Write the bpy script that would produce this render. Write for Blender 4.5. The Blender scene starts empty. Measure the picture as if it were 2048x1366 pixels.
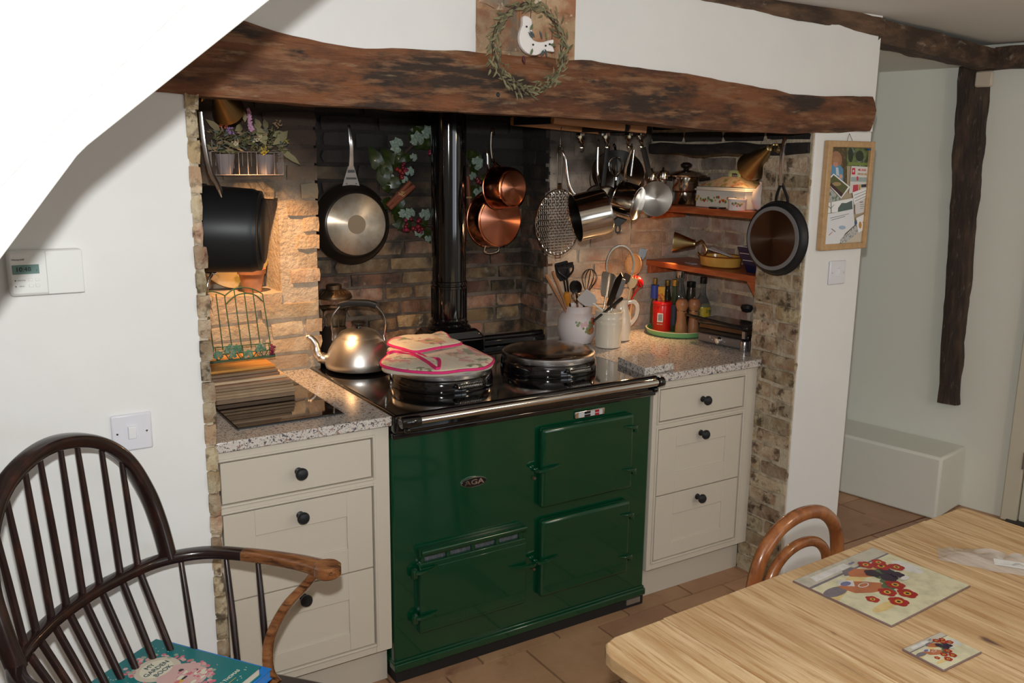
import bpy, math, random
from mathutils import Vector as V, Matrix, Quaternion
from mathutils import noise as mn
random.seed(7); PI = math.pi; R = math.radians
S = bpy.context.scene; COL = S.collection
# ---------------------------------------------------------------- camera
F_PX, YAW, PIT, ROL = 1797.13, .5645, .2042, .0122
CAM = V((-1.0333, -2.2821, 1.5869))
FW = V((math.sin(YAW)*math.cos(PIT), math.cos(YAW)*math.cos(PIT), -math.sin(PIT)))
R0 = V((math.cos(YAW), -math.sin(YAW), 0)); U0 = R0.cross(FW)
RT = R0*math.cos(ROL)+U0*math.sin(ROL); UP = -R0*math.sin(ROL)+U0*math.cos(ROL)
cd = bpy.data.cameras.new('camera'); cam = bpy.data.objects.new('camera', cd); COL.objects.link(cam)
cd.sensor_width = 36; cd.lens = F_PX/2048*36; cd.clip_start = .02; cd.clip_end = 60
cm = Matrix((RT, UP, -FW)).transposed().to_4x4(); cm.translation = CAM; cam.matrix_world = cm
S.camera = cam
S.view_settings.view_transform = 'Standard'; S.view_settings.look = 'None'
S.view_settings.gamma = 1; S.view_settings.use_curve_mapping = False
S.view_settings.exposure = 0.0
# ---------------------------------------------------------------- light
w = bpy.data.worlds.new('world'); S.world = w; w.use_nodes = True
bg = w.node_tree.nodes['Background']; bg.inputs[0].default_value = (.75, .85, 1, 1); bg.inputs[1].default_value = .35
def lamp(name, typ, loc, aim, energy, col, **k):
    l = bpy.data.lights.new(name, typ); l.energy = energy; l.color = col
    for a, b in k.items(): setattr(l, a, b)
    o = bpy.data.objects.new(name, l); COL.objects.link(o); o.location = loc
    o.rotation_euler = (V(aim)-V(loc)).to_track_quat('-Z', 'Y').to_euler(); return o
# the camera's own flash, a hand's breadth above the lens
lamp('camera_flash', 'SPOT', CAM+UP*.125+RT*-.01, CAM+UP*.1+FW*3+RT*1.0+UP*-.12, 114, (.985, 1, .99), spot_size=R(130), spot_blend=.45, shadow_soft_size=.018)
# daylight coming in by the two windows behind the photographer
lamp('window_daylight', 'AREA', (.9, -4.05, 1.35), (.6, 0, 1.0), 6, (.84, .92, 1), shape='RECTANGLE', size=1.1, size_y=.95)
lamp('window_daylight', 'AREA', (2.0, -4.05, 1.35), (1.6, 0, 1.2), 8, (.84, .92, 1), shape='RECTANGLE', size=.8, size_y=.95)
# unseen lamp added for the warm ambient light, out of view at the right
lamp('ambient_lamp', 'POINT', (1.75, -2.3, 1.80), (1.75, -2.3, 0), 15, (1, .80, .55), shadow_soft_size=.12)
# ---------------------------------------------------------------- materials
MATS = {}; ANI = .25
def mat(name, col=(.5,.5,.5), rough=.5, metal=0, layers=(), bump=None, coat=0, trans=0, ior=1.45, emis=None, radial=0, rnd=0, alpha=1, world=False, spec=.5, sheen=0):
    """layers: (scale, stretch, lo, hi, colour, kind[, detail]) painted one over the other by a noise threshold"""
    if name in MATS: return MATS[name]
    m = bpy.data.materials.new(name); m.use_nodes = True; nt = m.node_tree; N = nt.nodes; L = nt.links
    b = N['Principled BSDF']; MATS[name] = m
    b.inputs['Roughness'].default_value = rough; b.inputs['Metallic'].default_value = metal
    b.inputs['Coat Weight'].default_value = coat; b.inputs['Coat Roughness'].default_value = .06
    b.inputs['Transmission Weight'].default_value = trans; b.inputs['IOR'].default_value = ior
    b.inputs['Alpha'].default_value = alpha; b.inputs['Specular IOR Level'].default_value = spec
    if sheen: b.inputs['Sheen Weight'].default_value = sheen
    c4 = (*col, 1); b.inputs['Base Color'].default_value = c4
    tc = None
    def coord(stretch):
        nonlocal tc
        if tc is None:
            tc = N.new('ShaderNodeNewGeometry').outputs['Position'] if world else N.new('ShaderNodeTexCoord').outputs['Object']
        mp = N.new('ShaderNodeMapping'); L.new(tc, mp.inputs[0])
        s = stretch if stretch else (1,1,1); mp.inputs['Scale'].default_value = s
        return mp.outputs[0]
    def tex(scale, stretch, kind, det=4):
        if kind == 'vor':
            t = N.new('ShaderNodeTexVoronoi'); t.inputs['Scale'].default_value = scale; L.new(coord(stretch), t.inputs['Vector']); return t.outputs['Distance']
        if kind == 'cell':
            t = N.new('ShaderNodeTexVoronoi'); t.inputs['Scale'].default_value = scale; L.new(coord(stretch), t.inputs['Vector'])
            h = N.new('ShaderNodeSeparateColor'); L.new(t.outputs['Color'], h.inputs[0]); return h.outputs[0]
        if kind == 'wave':
            t = N.new('ShaderNodeTexWave'); t.inputs['Scale'].default_value = scale; t.inputs['Distortion'].default_value = 6; t.inputs['Detail'].default_value = det
            t.inputs['Detail Scale'].default_value = .8; L.new(coord(stretch), t.inputs['Vector']); return t.outputs['Fac']
        t = N.new('ShaderNodeTexNoise'); t.inputs['Scale'].default_value = scale; t.inputs['Detail'].default_value = det; t.inputs['Roughness'].default_value = .62
        L.new(coord(stretch), t.inputs['Vector']); return t.outputs['Fac']
    cur = None
    for ly in layers:
        sc, st, lo, hi, c2, kd = ly[:6]
        fac = tex(sc, st, kd, ly[6] if len(ly) > 6 else 4) if kd != 'z' else None
        mr = N.new('ShaderNodeMapRange')
        if kd == 'z':
            g = N.new('ShaderNodeNewGeometry'); sx = N.new('ShaderNodeSeparateXYZ'); L.new(g.outputs['Position'], sx.inputs[0]); fac = sx.outputs[2]
            ns = N.new('ShaderNodeTexNoise'); ns.inputs['Scale'].default_value = 7; L.new(g.outputs['Position'], ns.inputs['Vector'])
            ad = N.new('ShaderNodeMath'); ad.operation = 'MULTIPLY_ADD'; L.new(ns.outputs['Fac'], ad.inputs[0]); ad.inputs[1].default_value = sc; L.new(fac, ad.inputs[2]); fac = ad.outputs[0]
        L.new(fac, mr.inputs[0]); mr.inputs[1].default_value = lo; mr.inputs[2].default_value = hi
        mx = N.new('ShaderNodeMix'); mx.data_type = 'RGBA'; L.new(mr.outputs[0], mx.inputs[0])
        if cur is None: mx.inputs[6].default_value = c4
        else: L.new(cur, mx.inputs[6])
        mx.inputs[7].default_value = (*c2, 1); cur = mx.outputs[2]
    if rnd:
        oi = N.new('ShaderNodeObjectInfo'); hs = N.new('ShaderNodeHueSaturation')
        mr = N.new('ShaderNodeMapRange'); L.new(oi.outputs['Random'], mr.inputs[0]); mr.inputs[3].default_value = 1-rnd; mr.inputs[4].default_value = 1+rnd
        L.new(mr.outputs[0], hs.inputs['Value'])
        m2 = N.new('ShaderNodeMath'); m2.operation = 'MULTIPLY'; L.new(oi.outputs['Random'], m2.inputs[0]); m2.inputs[1].default_value = 7.31
        fr = N.new('ShaderNodeMath'); fr.operation = 'FRACT'; L.new(m2.outputs[0], fr.inputs[0])
        mh = N.new('ShaderNodeMapRange'); L.new(fr.outputs[0], mh.inputs[0]); mh.inputs[3].default_value = .5-.03*rnd; mh.inputs[4].default_value = .5+.05*rnd
        L.new(mh.outputs[0], hs.inputs['Hue'])
        if cur is None: hs.inputs['Color'].default_value = c4
        else: L.new(cur, hs.inputs['Color'])
        cur = hs.outputs[0]
    if cur is not None: L.new(cur, b.inputs['Base Color'])
    if bump:
        bs, bk = bump[0], bump[1]; st = bump[2] if len(bump) > 2 else None
        bp = N.new('ShaderNodeBump'); bp.inputs['Strength'].default_value = bk; bp.inputs['Distance'].default_value = .01
        L.new(tex(bs, st, 'noise', 6), bp.inputs['Height']); L.new(bp.outputs[0], b.inputs['Normal'])
    if radial:
        b.inputs['Anisotropic'].default_value = radial; b.inputs['Anisotropic Rotation'].default_value = ANI
        tg = N.new('ShaderNodeTangent'); tg.direction_type = 'RADIAL'; tg.axis = 'Z'; L.new(tg.outputs[0], b.inputs['Tangent'])
    if emis:
        b.inputs['Emission Color'].default_value = (*emis[0], 1); b.inputs['Emission Strength'].default_value = emis[1]
    return m
plaster = mat('plaster', (.79,.79,.775), .75, bump=(9, .10), layers=[(3, None, .35, .75, (.75,.745,.73), 'noise')])
plaster_far = mat('plaster_far', (.76,.76,.68), .8, bump=(7, .14))
ceil_m = mat('ceiling_paint', (.74,.73,.69), .85)
stair_m = mat('gloss_white', (.70,.70,.68), .35, bump=(6, .08))
beam_m = mat('old_beam', (.105,.040,.019), .72, layers=[
    (2.6, (1,3,4), .42, .56, (.21,.078,.031), 'noise', 8), (3.6, (1,2.2,3), .48, .60, (.040,.024,.017), 'noise', 9),
    (8, (1,4,6), .50, .64, (.24,.120,.060), 'noise', 12), (5, (1,4,6), .60, .74, (.38,.27,.16), 'noise', 12), (8, (1,3,4), .57, .70, (.022,.017,.015), 'noise', 8)], bump=(11, 1.0, (1,3,6)))
dark_beam = mat('dark_beam', (.035,.022,.016), .7, layers=[(5, (4,4,1), .45, .7, (.10,.058,.035), 'noise', 8), (18, (3,3,1), .6, .75, (.17,.14,.11), 'noise', 6)], bump=(10, .8, (4,4,1)))
dark_beam_x = mat('dark_beam_x', (.05,.03,.02), .7, layers=[(5, (1,4,4), .45, .68, (.16,.09,.05), 'noise', 8), (12, (1,3,3), .6, .75, (.30,.24,.18), 'noise', 6)], bump=(10, .8, (1,4,4)))
soot_beam = mat('soot_beam', (.012,.011,.010), .8, layers=[(8, (4,1,4), .5, .75, (.04,.03,.024), 'noise')], bump=(12, .7))
SOOT_SHADE = (.022,.019,.017)  # soot; its darkening upward also paints in the low light near the top
brick_back = mat('brick_sooty', (.27,.140,.080), .85, world=True, rnd=.55, layers=[(16, None, .45, .7, (.42,.29,.19), 'noise', 6), (7, None, .46, .60, (.060,.045,.035), 'noise', 6), (26, None, .60, .72, (.42,.33,.25), 'noise', 5), (.5, None, 1.20, 1.80, SOOT_SHADE, 'z')], bump=(55, .7))
mortar_back = mat('mortar_sooty', (.24,.185,.14), .95, world=True, layers=[(9, None, .45, .65, (.09,.07,.055), 'noise', 6), (.5, None, 1.18, 1.75, SOOT_SHADE, 'z')], bump=(60, .9))
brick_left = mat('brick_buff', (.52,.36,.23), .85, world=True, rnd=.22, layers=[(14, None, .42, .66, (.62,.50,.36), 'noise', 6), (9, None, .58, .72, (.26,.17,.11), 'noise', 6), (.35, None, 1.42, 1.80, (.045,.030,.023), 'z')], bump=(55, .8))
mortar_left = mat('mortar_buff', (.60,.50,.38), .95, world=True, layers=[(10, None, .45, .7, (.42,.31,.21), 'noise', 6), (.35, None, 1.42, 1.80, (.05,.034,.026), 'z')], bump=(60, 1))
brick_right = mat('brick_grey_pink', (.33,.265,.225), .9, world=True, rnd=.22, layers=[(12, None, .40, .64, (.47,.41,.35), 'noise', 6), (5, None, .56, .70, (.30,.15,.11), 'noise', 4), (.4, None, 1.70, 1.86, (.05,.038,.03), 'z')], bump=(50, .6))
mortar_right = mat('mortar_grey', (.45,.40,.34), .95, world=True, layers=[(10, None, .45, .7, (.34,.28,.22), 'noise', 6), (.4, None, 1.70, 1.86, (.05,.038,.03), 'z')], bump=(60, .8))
brick_jamb = mat('brick_jamb', (.38,.26,.155), .9, world=True, rnd=.30, layers=[(15, None, .42, .58, (.56,.46,.32), 'noise', 8), (20, None, .53, .62, (.13,.09,.055), 'noise', 9), (4, None, .62, .72, (.36,.17,.11), 'noise', 3), (30, None, .64, .72, (.55,.50,.42), 'noise', 5)], bump=(60, .9))
mortar_jamb = mat('mortar_jamb', (.60,.51,.38), .95, world=True, layers=[(16, None, .45, .65, (.33,.26,.18), 'noise', 6)], bump=(60, 1))
brick_front = mat('brick_front', (.33,.155,.085), .9, world=True, rnd=.2, layers=[(11, None, .45, .58, (.46,.31,.19), 'noise', 9), (8, None, .54, .64, (.24,.19,.14), 'noise', 8), (25, None, .60, .66, (.60,.50,.38), 'noise', 6)], bump=(40, .7))
tile_m = mat('terracotta_tile', (.37,.20,.115), .42, rnd=.16, world=True, layers=[(5, None, .38, .66, (.45,.255,.15), 'noise', 6), (8, None, .6, .75, (.27,.13,.075), 'noise')], bump=(30, .12))
grout = mat('grout', (.24,.20,.18), .9)
granite = mat('granite', (.62,.555,.50), .16, layers=[(190, None, .50, .62, (.66,.64,.61), 'noise', 2), (110, None, .57, .62, (.10,.10,.115), 'noise', 3), (260, None, .60, .64, (.07,.07,.08), 'noise', 1), (75, None, .62, .66, (.33,.22,.18), 'noise', 2)])
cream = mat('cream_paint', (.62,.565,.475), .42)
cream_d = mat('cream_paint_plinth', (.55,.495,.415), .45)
iron = mat('dark_iron', (.025,.027,.03), .45, metal=.4)
green = mat('green_enamel', (.001,.045,.017), .12, coat=.6)
blackg = mat('black_enamel', (.003,.003,.004), .07, coat=1)
blackm = mat('matt_black', (.012,.012,.013), .5)
anod = mat('anodised_black', (.018,.019,.021), .42, metal=.3, bump=(300,.03))
chrome = mat('chrome', (.80,.79,.77), .07, metal=1)
steel = mat('steel', (.66,.62,.56), .12, metal=1)
steelb = mat('brushed_steel', (.62,.60,.57), .30, metal=1, radial=.85)
alu = mat('kettle_aluminium', (.78,.74,.69), .36, metal=1, bump=(240,.03,(1,1,.1)))
pandisc = mat('pan_base_disc', (.43,.36,.28), .30, metal=1, radial=.9, layers=[(30,None,.4,.8,(.34,.24,.15),'noise')])
darkdisc = mat('dark_base_disc', (.14,.095,.07), .34, metal=1, radial=.9)
copper = mat('copper', (.78,.28,.15), .16, metal=1)
copperb = mat('copper_brushed', (.78,.33,.21), .30, metal=1, radial=.9)
hsteel = mat('handle_steel', (.80,.79,.80), .24, metal=1)
brass = mat('old_brass', (.36,.27,.13), .34, metal=1, radial=.6)
glass = mat('glass', (.95,.97,.96), .02, trans=1, ior=1.45)
gl_green = mat('glass_green', (.25,.38,.22), .03, trans=.9)
gl_dark = mat('glass_dark', (.03,.025,.015), .04, coat=.5)
gl_brown = mat('glass_amber', (.45,.26,.06), .04, trans=.8)
hobglass = mat('hob_glass', (.006,.005,.005), .03, coat=.6)
shelf_m = mat('shelf_pine_stained', (.34,.075,.022), .4, layers=[(12,(5,1,5),.42,.65,(.48,.14,.045),'noise',6)], coat=.2)
pine = mat('scrubbed_pine', (.47,.30,.15), .5, world=True, layers=[(2.2,(12,1,6),.40,.60,(.62,.44,.25),'noise',8), (4,(26,1.1,6),.50,.62,(.38,.21,.09),'noise',9), (1.6,(5,.9,2),.54,.66,(.42,.25,.115),'noise',6), (2.6,(22,1.1,3),.63,.70,(.24,.13,.06),'noise',9), (2.3,(3,1,2),.64,.70,(.70,.53,.33),'noise',8), (9,(1.8,.8,1),.735,.76,(.12,.065,.045),'noise',1)], bump=(6,.25,(20,1,4)))
oak_dark = mat('windsor_dark', (.016,.007,.006), .24, coat=.3, layers=[(9,(4,4,2),.5,.8,(.05,.015,.009),'noise')])
oak_arm = mat('windsor_arm', (.17,.058,.018), .26, coat=.4, layers=[(9,(7,1.2,7),.42,.66,(.30,.125,.045),'noise',8), (12,(7,1,7),.52,.66,(.045,.016,.008),'noise',6)])
bent = mat('bentwood', (.22,.068,.02), .27, coat=.5, layers=[(9,(3,3,1),.42,.62,(.34,.125,.04),'noise',6), (7,None,.54,.66,(.05,.016,.008),'noise',6)])
boardw = mat('board_wood', (.36,.235,.15), .5, rnd=.3, layers=[(10,(1,10,10),.4,.7,(.22,.13,.08),'noise',6)])
boardp = mat('board_pale', (.66,.50,.33), .5, layers=[(10,(1,10,10),.4,.7,(.56,.38,.22),'noise',6)])
boardo = mat('board_orange', (.62,.30,.07), .35, layers=[(8,(1,10,10),.45,.7,(.45,.18,.04),'noise',6)])
rackw = mat('rack_beech', (.50,.24,.10), .45, layers=[(10,(1,9,9),.4,.7,(.42,.17,.06),'noise')])
framew = mat('frame_pine', (.50,.315,.155), .4, layers=[(10,(6,6,1),.4,.7,(.42,.25,.115),'noise')])
white_pl = mat('white_plastic', (.70,.70,.75), .3)
thermo_pl = mat('thermostat_plastic', (.76,.77,.75), .4)
paper = mat('paper', (.80,.80,.80), .7)
pinkcer = mat('pink_white_ceramic', (.78,.70,.69), .12, coat=.5)
creamcer = mat('cream_stoneware', (.72,.66,.55), .16, coat=.5, bump=(14,.08))
terracotta = mat('terracotta', (.50,.22,.11), .7, layers=[(20,None,.5,.75,(.62,.36,.22),'noise')])
leafg = mat('leaf_green', (.018,.034,.007), .30, layers=[(3,None,.45,.7,(.055,.065,.010),'noise')], coat=.3)
leafs = mat('leaf_sage', (.27,.235,.13), .8, rnd=.25)
leaffrost = mat('leaf_frosted', (.17,.24,.19), .55, layers=[(9,None,.5,.62,(.36,.43,.38),'noise',3), (3,None,.55,.7,(.08,.13,.08),'noise')])
oliveleaf = mat('olive_leaf', (.20,.21,.12), .7, rnd=.25)
twig = mat('twig', (.055,.035,.025), .8)
berry = mat('berry', (.20,.012,.030), .3, coat=.5, rnd=.5, layers=[(1.5,None,.5,.6,(.12,.03,.045),'noise')])
def flat(name, col, rough=.5, **k): return mat(name, col, rough, **k)
red = flat('red', (.66,.008,.010), .25, coat=.4)
pink = flat('pink_trim', (.78,.035,.20), .8)
navy = flat('navy', (.008,.010,.045), .3)
yel = flat('yellow_glaze', (.62,.34,.06), .18, coat=.5)
blk = flat('black_plastic', (.010,.009,.009), .3)
whitep = flat('white_paint', (.78,.77,.72), .5)
wood_sp = mat('spoon_wood', (.40,.19,.09), .6)
olive = flat('olive_paint', (.12,.15,.07), .6)
teal = mat('book_teal', (.01,.17,.18), .35)
# ---------------------------------------------------------------- geometry
class MB:
    def __init__(s): s.v = []; s.f = []; s.m = []
    def add(s, vs, fs, m=0, X=None):
        o = len(s.v)
        s.v += [tuple(X @ V(p)) if X is not None else tuple(p) for p in vs]
        s.f += [tuple(i+o for i in f) for f in fs]; s.m += [m]*len(fs); return s
    def box(s, x0, x1, y0, y1, z0, z1, m=0, X=None):
        vs = [(x,y,z) for x in (x0,x1) for y in (y0,y1) for z in (z0,z1)]
        return s.add(vs, [(0,1,3,2),(4,6,7,5),(0,4,5,1),(2,3,7,6),(0,2,6,4),(1,5,7,3)], m, X)
    def lathe(s, prof, n=32, m=0, X=None, c0=True, c1=True, sx=1, sy=1):
        vs = []; fs = []
        for r, z in prof:
            for i in range(n): a = 2*PI*i/n; vs.append((r*math.cos(a)*sx, r*math.sin(a)*sy, z))
        for j in range(len(prof)-1):
            for i in range(n): k = (i+1) % n; fs.append((j*n+i, j*n+k, (j+1)*n+k, (j+1)*n+i))
        if c0 and prof[0][0] > 1e-5: fs.append(tuple(reversed(range(n))))
        if c1 and prof[-1][0] > 1e-5: fs.append(tuple((len(prof)-1)*n+i for i in range(n)))
        return s.add(vs, fs, m, X)
    def sphere(s, r, c=(0,0,0), n=12, m=0, sc=(1,1,1), X=None):
        k = max(4, n//2); pr = [(max(r*math.sin(PI*i/k), 1e-4), -r*math.cos(PI*i/k)) for i in range(k+1)]
        M = Matrix.Translation(V(c)) @ Matrix.Diagonal((*sc, 1))
        return s.lathe(pr, n, m, (X @ M) if X is not None else M, False, False)
    def sweep(s, pts, r, n=8, m=0, up=None, X=None, closed=False, cap=True):
        pts = [V(p) for p in pts]; K = len(pts); vs = []; fs = []; nrm = None
        for i, p in enumerate(pts):
            if closed: t = pts[(i+1) % K]-pts[i-1]
            else: t = pts[min(i+1, K-1)]-pts[max(i-1, 0)]
            t.normalize()
            if up is not None: a = V(up)-t*t.dot(V(up)); a.normalize()
            else:
                if nrm is None: nrm = V((0,0,1)) if abs(t.z) < .9 else V((1,0,0))
                nrm = nrm-t*t.dot(nrm); nrm.normalize(); a = nrm
            b = t.cross(a); rr = r[i] if isinstance(r, list) else r
            if isinstance(rr, tuple): rw, rh = rr
            else: rw = rh = rr
            for k in range(n):
                g = 2*PI*k/n
                if isinstance(rr, tuple) and len(rr) == 2:
                    cx, sy = math.cos(g), math.sin(g); q = .55
                    cx = math.copysign(abs(cx)**q, cx); sy = math.copysign(abs(sy)**q, sy)
                else: cx, sy = math.cos(g), math.sin(g)
                vs.append(p+b*(cx*rw)+a*(sy*rh))
        for j in range(K if closed else K-1):
            for k in range(n): l = (k+1) % n; q = (j+1) % K; fs.append((j*n+k, j*n+l, q*n+l, q*n+k))
        if cap and not closed: fs.append(tuple(reversed(range(n)))); fs.append(tuple((K-1)*n+k for k in range(n)))
        return s.add(vs, fs, m, X)
    def prism(s, poly, z0, z1, m=0, X=None):
        n = len(poly); vs = [(x,y,z0) for x,y in poly]+[(x,y,z1) for x,y in poly]
        fs = [tuple(reversed(range(n))), tuple(range(n, 2*n))]+[(i,(i+1)%n,n+(i+1)%n,n+i) for i in range(n)]
        return s.add(vs, fs, m, X)
    def leaf(s, L=.03, W=.012, bend=.2, m=0, X=None):
        vs = [(0,0,0),(W*.5,L*.3,.04*L),(0,L*.35,-.02*L),(-W*.5,L*.3,.04*L),(W*.45,L*.65,.04*L-bend*L*.3),(0,L*.7,-.03*L-bend*L*.3),(-W*.45,L*.65,.04*L-bend*L*.3),(0,L,-bend*L)]
        return s.add(vs, [(0,1,2),(0,2,3),(1,4,5,2),(2,5,6,3),(4,7,5),(5,7,6)], m, X)
def link(name, me, parent=None, mats=None):
    o = bpy.data.objects.new(name, me); COL.objects.link(o)
    if parent: o.parent = parent
    return o
def O(name, mb, mats, parent=None, bevel=0, smooth=38, sub=0, segs=2, loc=None, X=None):
    me = bpy.data.meshes.new(name); me.from_pydata([tuple(p) for p in mb.v], [], mb.f)
    for mm in (mats if isinstance(mats, (list, tuple)) else [mats]): me.materials.append(mm)
    me.polygons.foreach_set('material_index', mb.m)
    if smooth:
        me.polygons.foreach_set('use_smooth', [True]*len(mb.f)); me.set_sharp_from_angle(angle=R(smooth))
    me.update(); o = link(name, me, parent)
    if bevel:
        b = o.modifiers.new('bevel', 'BEVEL'); b.width = bevel; b.segments = segs; b.limit_method = 'ANGLE'; b.angle_limit = R(40); b.harden_normals = False
    if sub: q = o.modifiers.new('sub', 'SUBSURF'); q.levels = q.render_levels = sub
    if X is not None: o.matrix_local = X
    elif loc is not None: o.location = loc
    return o
def tag(o, label, cat, group=None):
    o['label'] = label; o['category'] = cat
    if group: o['group'] = group
    return o
def T(name, label, cat, X=None, group=None):
    o = bpy.data.objects.new(name, None); COL.objects.link(o); o.empty_display_size = .05
    if X is not None: o.matrix_local = X if isinstance(X, Matrix) else Matrix.Translation(V(X))
    return tag(o, label, cat, group)
def struct(name, mb, m, **k): o = O(name, mb, m, **k); o['kind'] = 'structure'; return o
def Tr(p, rz=0): return Matrix.Translation(V(p)) @ Matrix.Rotation(rz, 4, 'Z')
def face(p, n, up=(0,0,1)):
    """matrix at p whose +Z points along n and +Y as near as can be to up"""
    z = V(n).normalized(); y = V(up)-z*z.dot(V(up)); y.normalize(); x = y.cross(z)
    M = Matrix((x, y, z)).transposed().to_4x4(); M.translation = V(p); return M
def ray(u, v): return FW*F_PX+RT*(u-1024)+UP*(683-v)
def at(u, v, x=None, y=None, z=None):
    """the room point seen at that place of the photograph, on a plane of known x, y or z"""
    d = ray(u, v); i, c = (0, x) if x is not None else (1, y) if y is not None else (2, z)
    return CAM+d*((c-CAM[i])/d[i])
def toward(p, a=0, tilt=0):
    """horizontal direction from p back to the viewpoint, turned by a degrees to the right of the picture, tipped up by tilt"""
    d = CAM-V(p); d.z = 0; d.normalize(); d.rotate(Quaternion((0,0,1), R(a))); d.z = math.tan(R(tilt)); return d.normalized()
def cr(pts, n=6, closed=False):
    P = [V(p) for p in pts]; out = []; K = len(P)
    for i in range(K if closed else K-1):
        p0 = P[i-1] if (closed or i > 0) else P[0]; p1 = P[i]; p2 = P[(i+1) % K]; p3 = P[(i+2) % K] if (closed or i+2 < K) else P[-1]
        for j in range(n):
            t = j/n; out.append(.5*((2*p1)+(p2-p0)*t+(2*p0-5*p1+4*p2-p3)*t*t+(3*p1-p0-3*p2+p3)*t*t*t))
    if not closed: out.append(P[-1])
    return out
def text(name, s, size, X, m, parent, ext=.0004, align='CENTER', bold=False, sx=1):
    c = bpy.data.curves.new(name, 'FONT'); c.body = s; c.size = size; c.extrude = ext; c.align_x = align; c.align_y = 'CENTER'; c.resolution_u = 3
    if bold: c.offset = size*.015
    t = bpy.data.objects.new('tmp', c); COL.objects.link(t); dg = bpy.context.evaluated_depsgraph_get()
    me = bpy.data.meshes.new_from_object(t.evaluated_get(dg)); bpy.data.objects.remove(t)
    me.materials.clear(); me.materials.append(m); o = link(name, me, parent); o.matrix_local = X @ Matrix.Diagonal((sx,1,1,1)); return o
# irregular old bricks: unit boxes with a worn, uneven face, shared by all bricks of a wall
BR = {}
def brick_meshes(m, k=7, rough=.05):
    if m.name in BR: return BR[m.name]
    out = []
    for s in range(k):
        rr = random.Random(s*31+len(BR)); vs = []; nx, nz = 4, 3
        for j in range(nz):
            for i in range(nx):
                x = i/(nx-1)-.5; z = j/(nz-1)-.5; ex = i in (0, nx-1); ez = j in (0, nz-1)
                y = -.5+(.03 if ex or ez else 0)+(.06 if ex and ez else 0)+rr.uniform(-.05, .05)
                x += rr.uniform(-.02,.02)-(.015*(1 if x > 0 else -1) if ez and ex else 0); z += rr.uniform(-.06,.06)
                vs.append((x, y, z))
        b = len(vs); rim = [i for i in range(nx)]+[nx*j+nx-1 for j in range(1, nz)]+[nx*(nz-1)+i for i in range(nx-2, -1, -1)]+[nx*j for j in range(nz-2, 0, -1)]
        for i in rim: x, y, z = vs[i]; vs.append((x*1.01, .5, z*1.02))
        fs = [(j*nx+i, j*nx+i+1, (j+1)*nx+i+1, (j+1)*nx+i) for j in range(nz-1) for i in range(nx-1)]
        n = len(rim); fs += [(rim[i], b+i, b+(i+1) % n, rim[(i+1) % n]) for i in range(n)]
        me = bpy.data.meshes.new('brick'); me.from_pydata(vs, [], fs); me.materials.append(m)
        me.polygons.foreach_set('use_smooth', [True]*len(fs)); me.set_sharp_from_angle(angle=R(50)); me.update(); out.append(me)
    BR[m.name] = out; return out
def lay(parent, org, u, W, H, m, pitch=.058, bl=.21, jt=.011, D=.03, prot=.009, skip=None, seed=1, inset=0):
    """courses of single bricks in running bond on a wall face; org is the lower corner on the mortar face, u runs along it"""
    u = V(u).normalized(); yl = V((0,0,1)).cross(u); rr = random.Random(seed); ms = brick_meshes(m); n = int(H/pitch+.5)
    for j in range(n):
        x = -rr.uniform(.2, .8)*bl if j % 2 else -rr.uniform(0, .15)*bl
        while x < W-.02:
            L = bl*rr.choice((1, 1, 1, .52, .95)); a = max(x, inset); b = min(x+L, W-inset); x += L+jt*rr.uniform(.8, 1.5)
            if b-a < .035: continue
            z = j*pitch+pitch/2+rr.uniform(-.003, .003); hh = (pitch-jt)*rr.uniform(.9, 1.04)
            c = V(org)+u*((a+b)/2)+V((0,0,z)); p = rr.uniform(.45, 1)*prot+.0015
            if skip and skip((a+b)/2, z, (b-a)/2, hh/2): continue
            o = bpy.data.objects.new('brick', rr.choice(ms)); COL.objects.link(o); o.parent = parent
            M = Matrix((u, yl, (0,0,1))).transposed().to_4x4(); M.translation = c+yl*(D/2-p)
            M = M @ Matrix.Rotation(rr.uniform(-.012,.012), 4, 'Y') @ Matrix.Diagonal((b-a, D, hh, 1)); o.matrix_local = M
# ================================================================ SETTING
ZC = 2.078; WY = -.18
# beam outline taken where the timber really runs: (x, z) along its top and its bottom edge
BT = [(-.70,1.90),(-.52,1.89),(-.409,1.872),(-.307,1.848),(-.173,1.836),(-.02,1.842),(.168,1.848),(.33,1.847),(.486,1.850),(.70,1.842),(.954,1.832),(1.06,1.822),(1.17,1.814),(1.36,1.797),(1.529,1.796),(1.66,1.803),(1.774,1.806)]
BB = [(-.70,1.712),(-.526,1.708),(-.394,1.703),(-.231,1.697),(.024,1.696),(.245,1.694),(.406,1.693),(.749,1.688),(.964,1.674),(1.183,1.669),(1.414,1.670),(1.55,1.674),(1.783,1.686)]
def interp(C, x):
    if x <= C[0][0]: return C[0][1]
    for (a, b), (c, d) in zip(C, C[1:]):
        if x <= c: return b+(d-b)*(x-a)/(c-a)
    return C[-1][1]
m = MB(); m.box(-2.4, 2.95, -4.2, 1.5, -.06, -.012); floor = struct('floor', m, grout)
tms = []
for k in range(4):
    q = MB(); q.box(-.5, .5, -.5, .5, -.012, 0); 
    me = O('tile', q, tile_m, bevel=0); me.data.name = 'tile'; tms.append(me.data); bpy.data.objects.remove(me)
def tile(x0, x1, y0, y1):
    o = link('tile', random.choice(tms), floor); g = .004
    o.location = ((x0+x1)/2, (y0+y1)/2, random.uniform(-.0012, .0006)); o.scale = (x1-x0-2*g, y1-y0-2*g, 1)
for k in range(-5, 9): tile(-.009+.300*k, .291+.300*k, -.045, .12)
for j in range(9):
    off = .448 if j % 2 == 0 else .30
    for k in range(-9 if j < 3 else -3, 9): tile(off+.297*k, off+.297*(k+1), -.045-.297*(j+1), -.045-.297*j)
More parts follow.
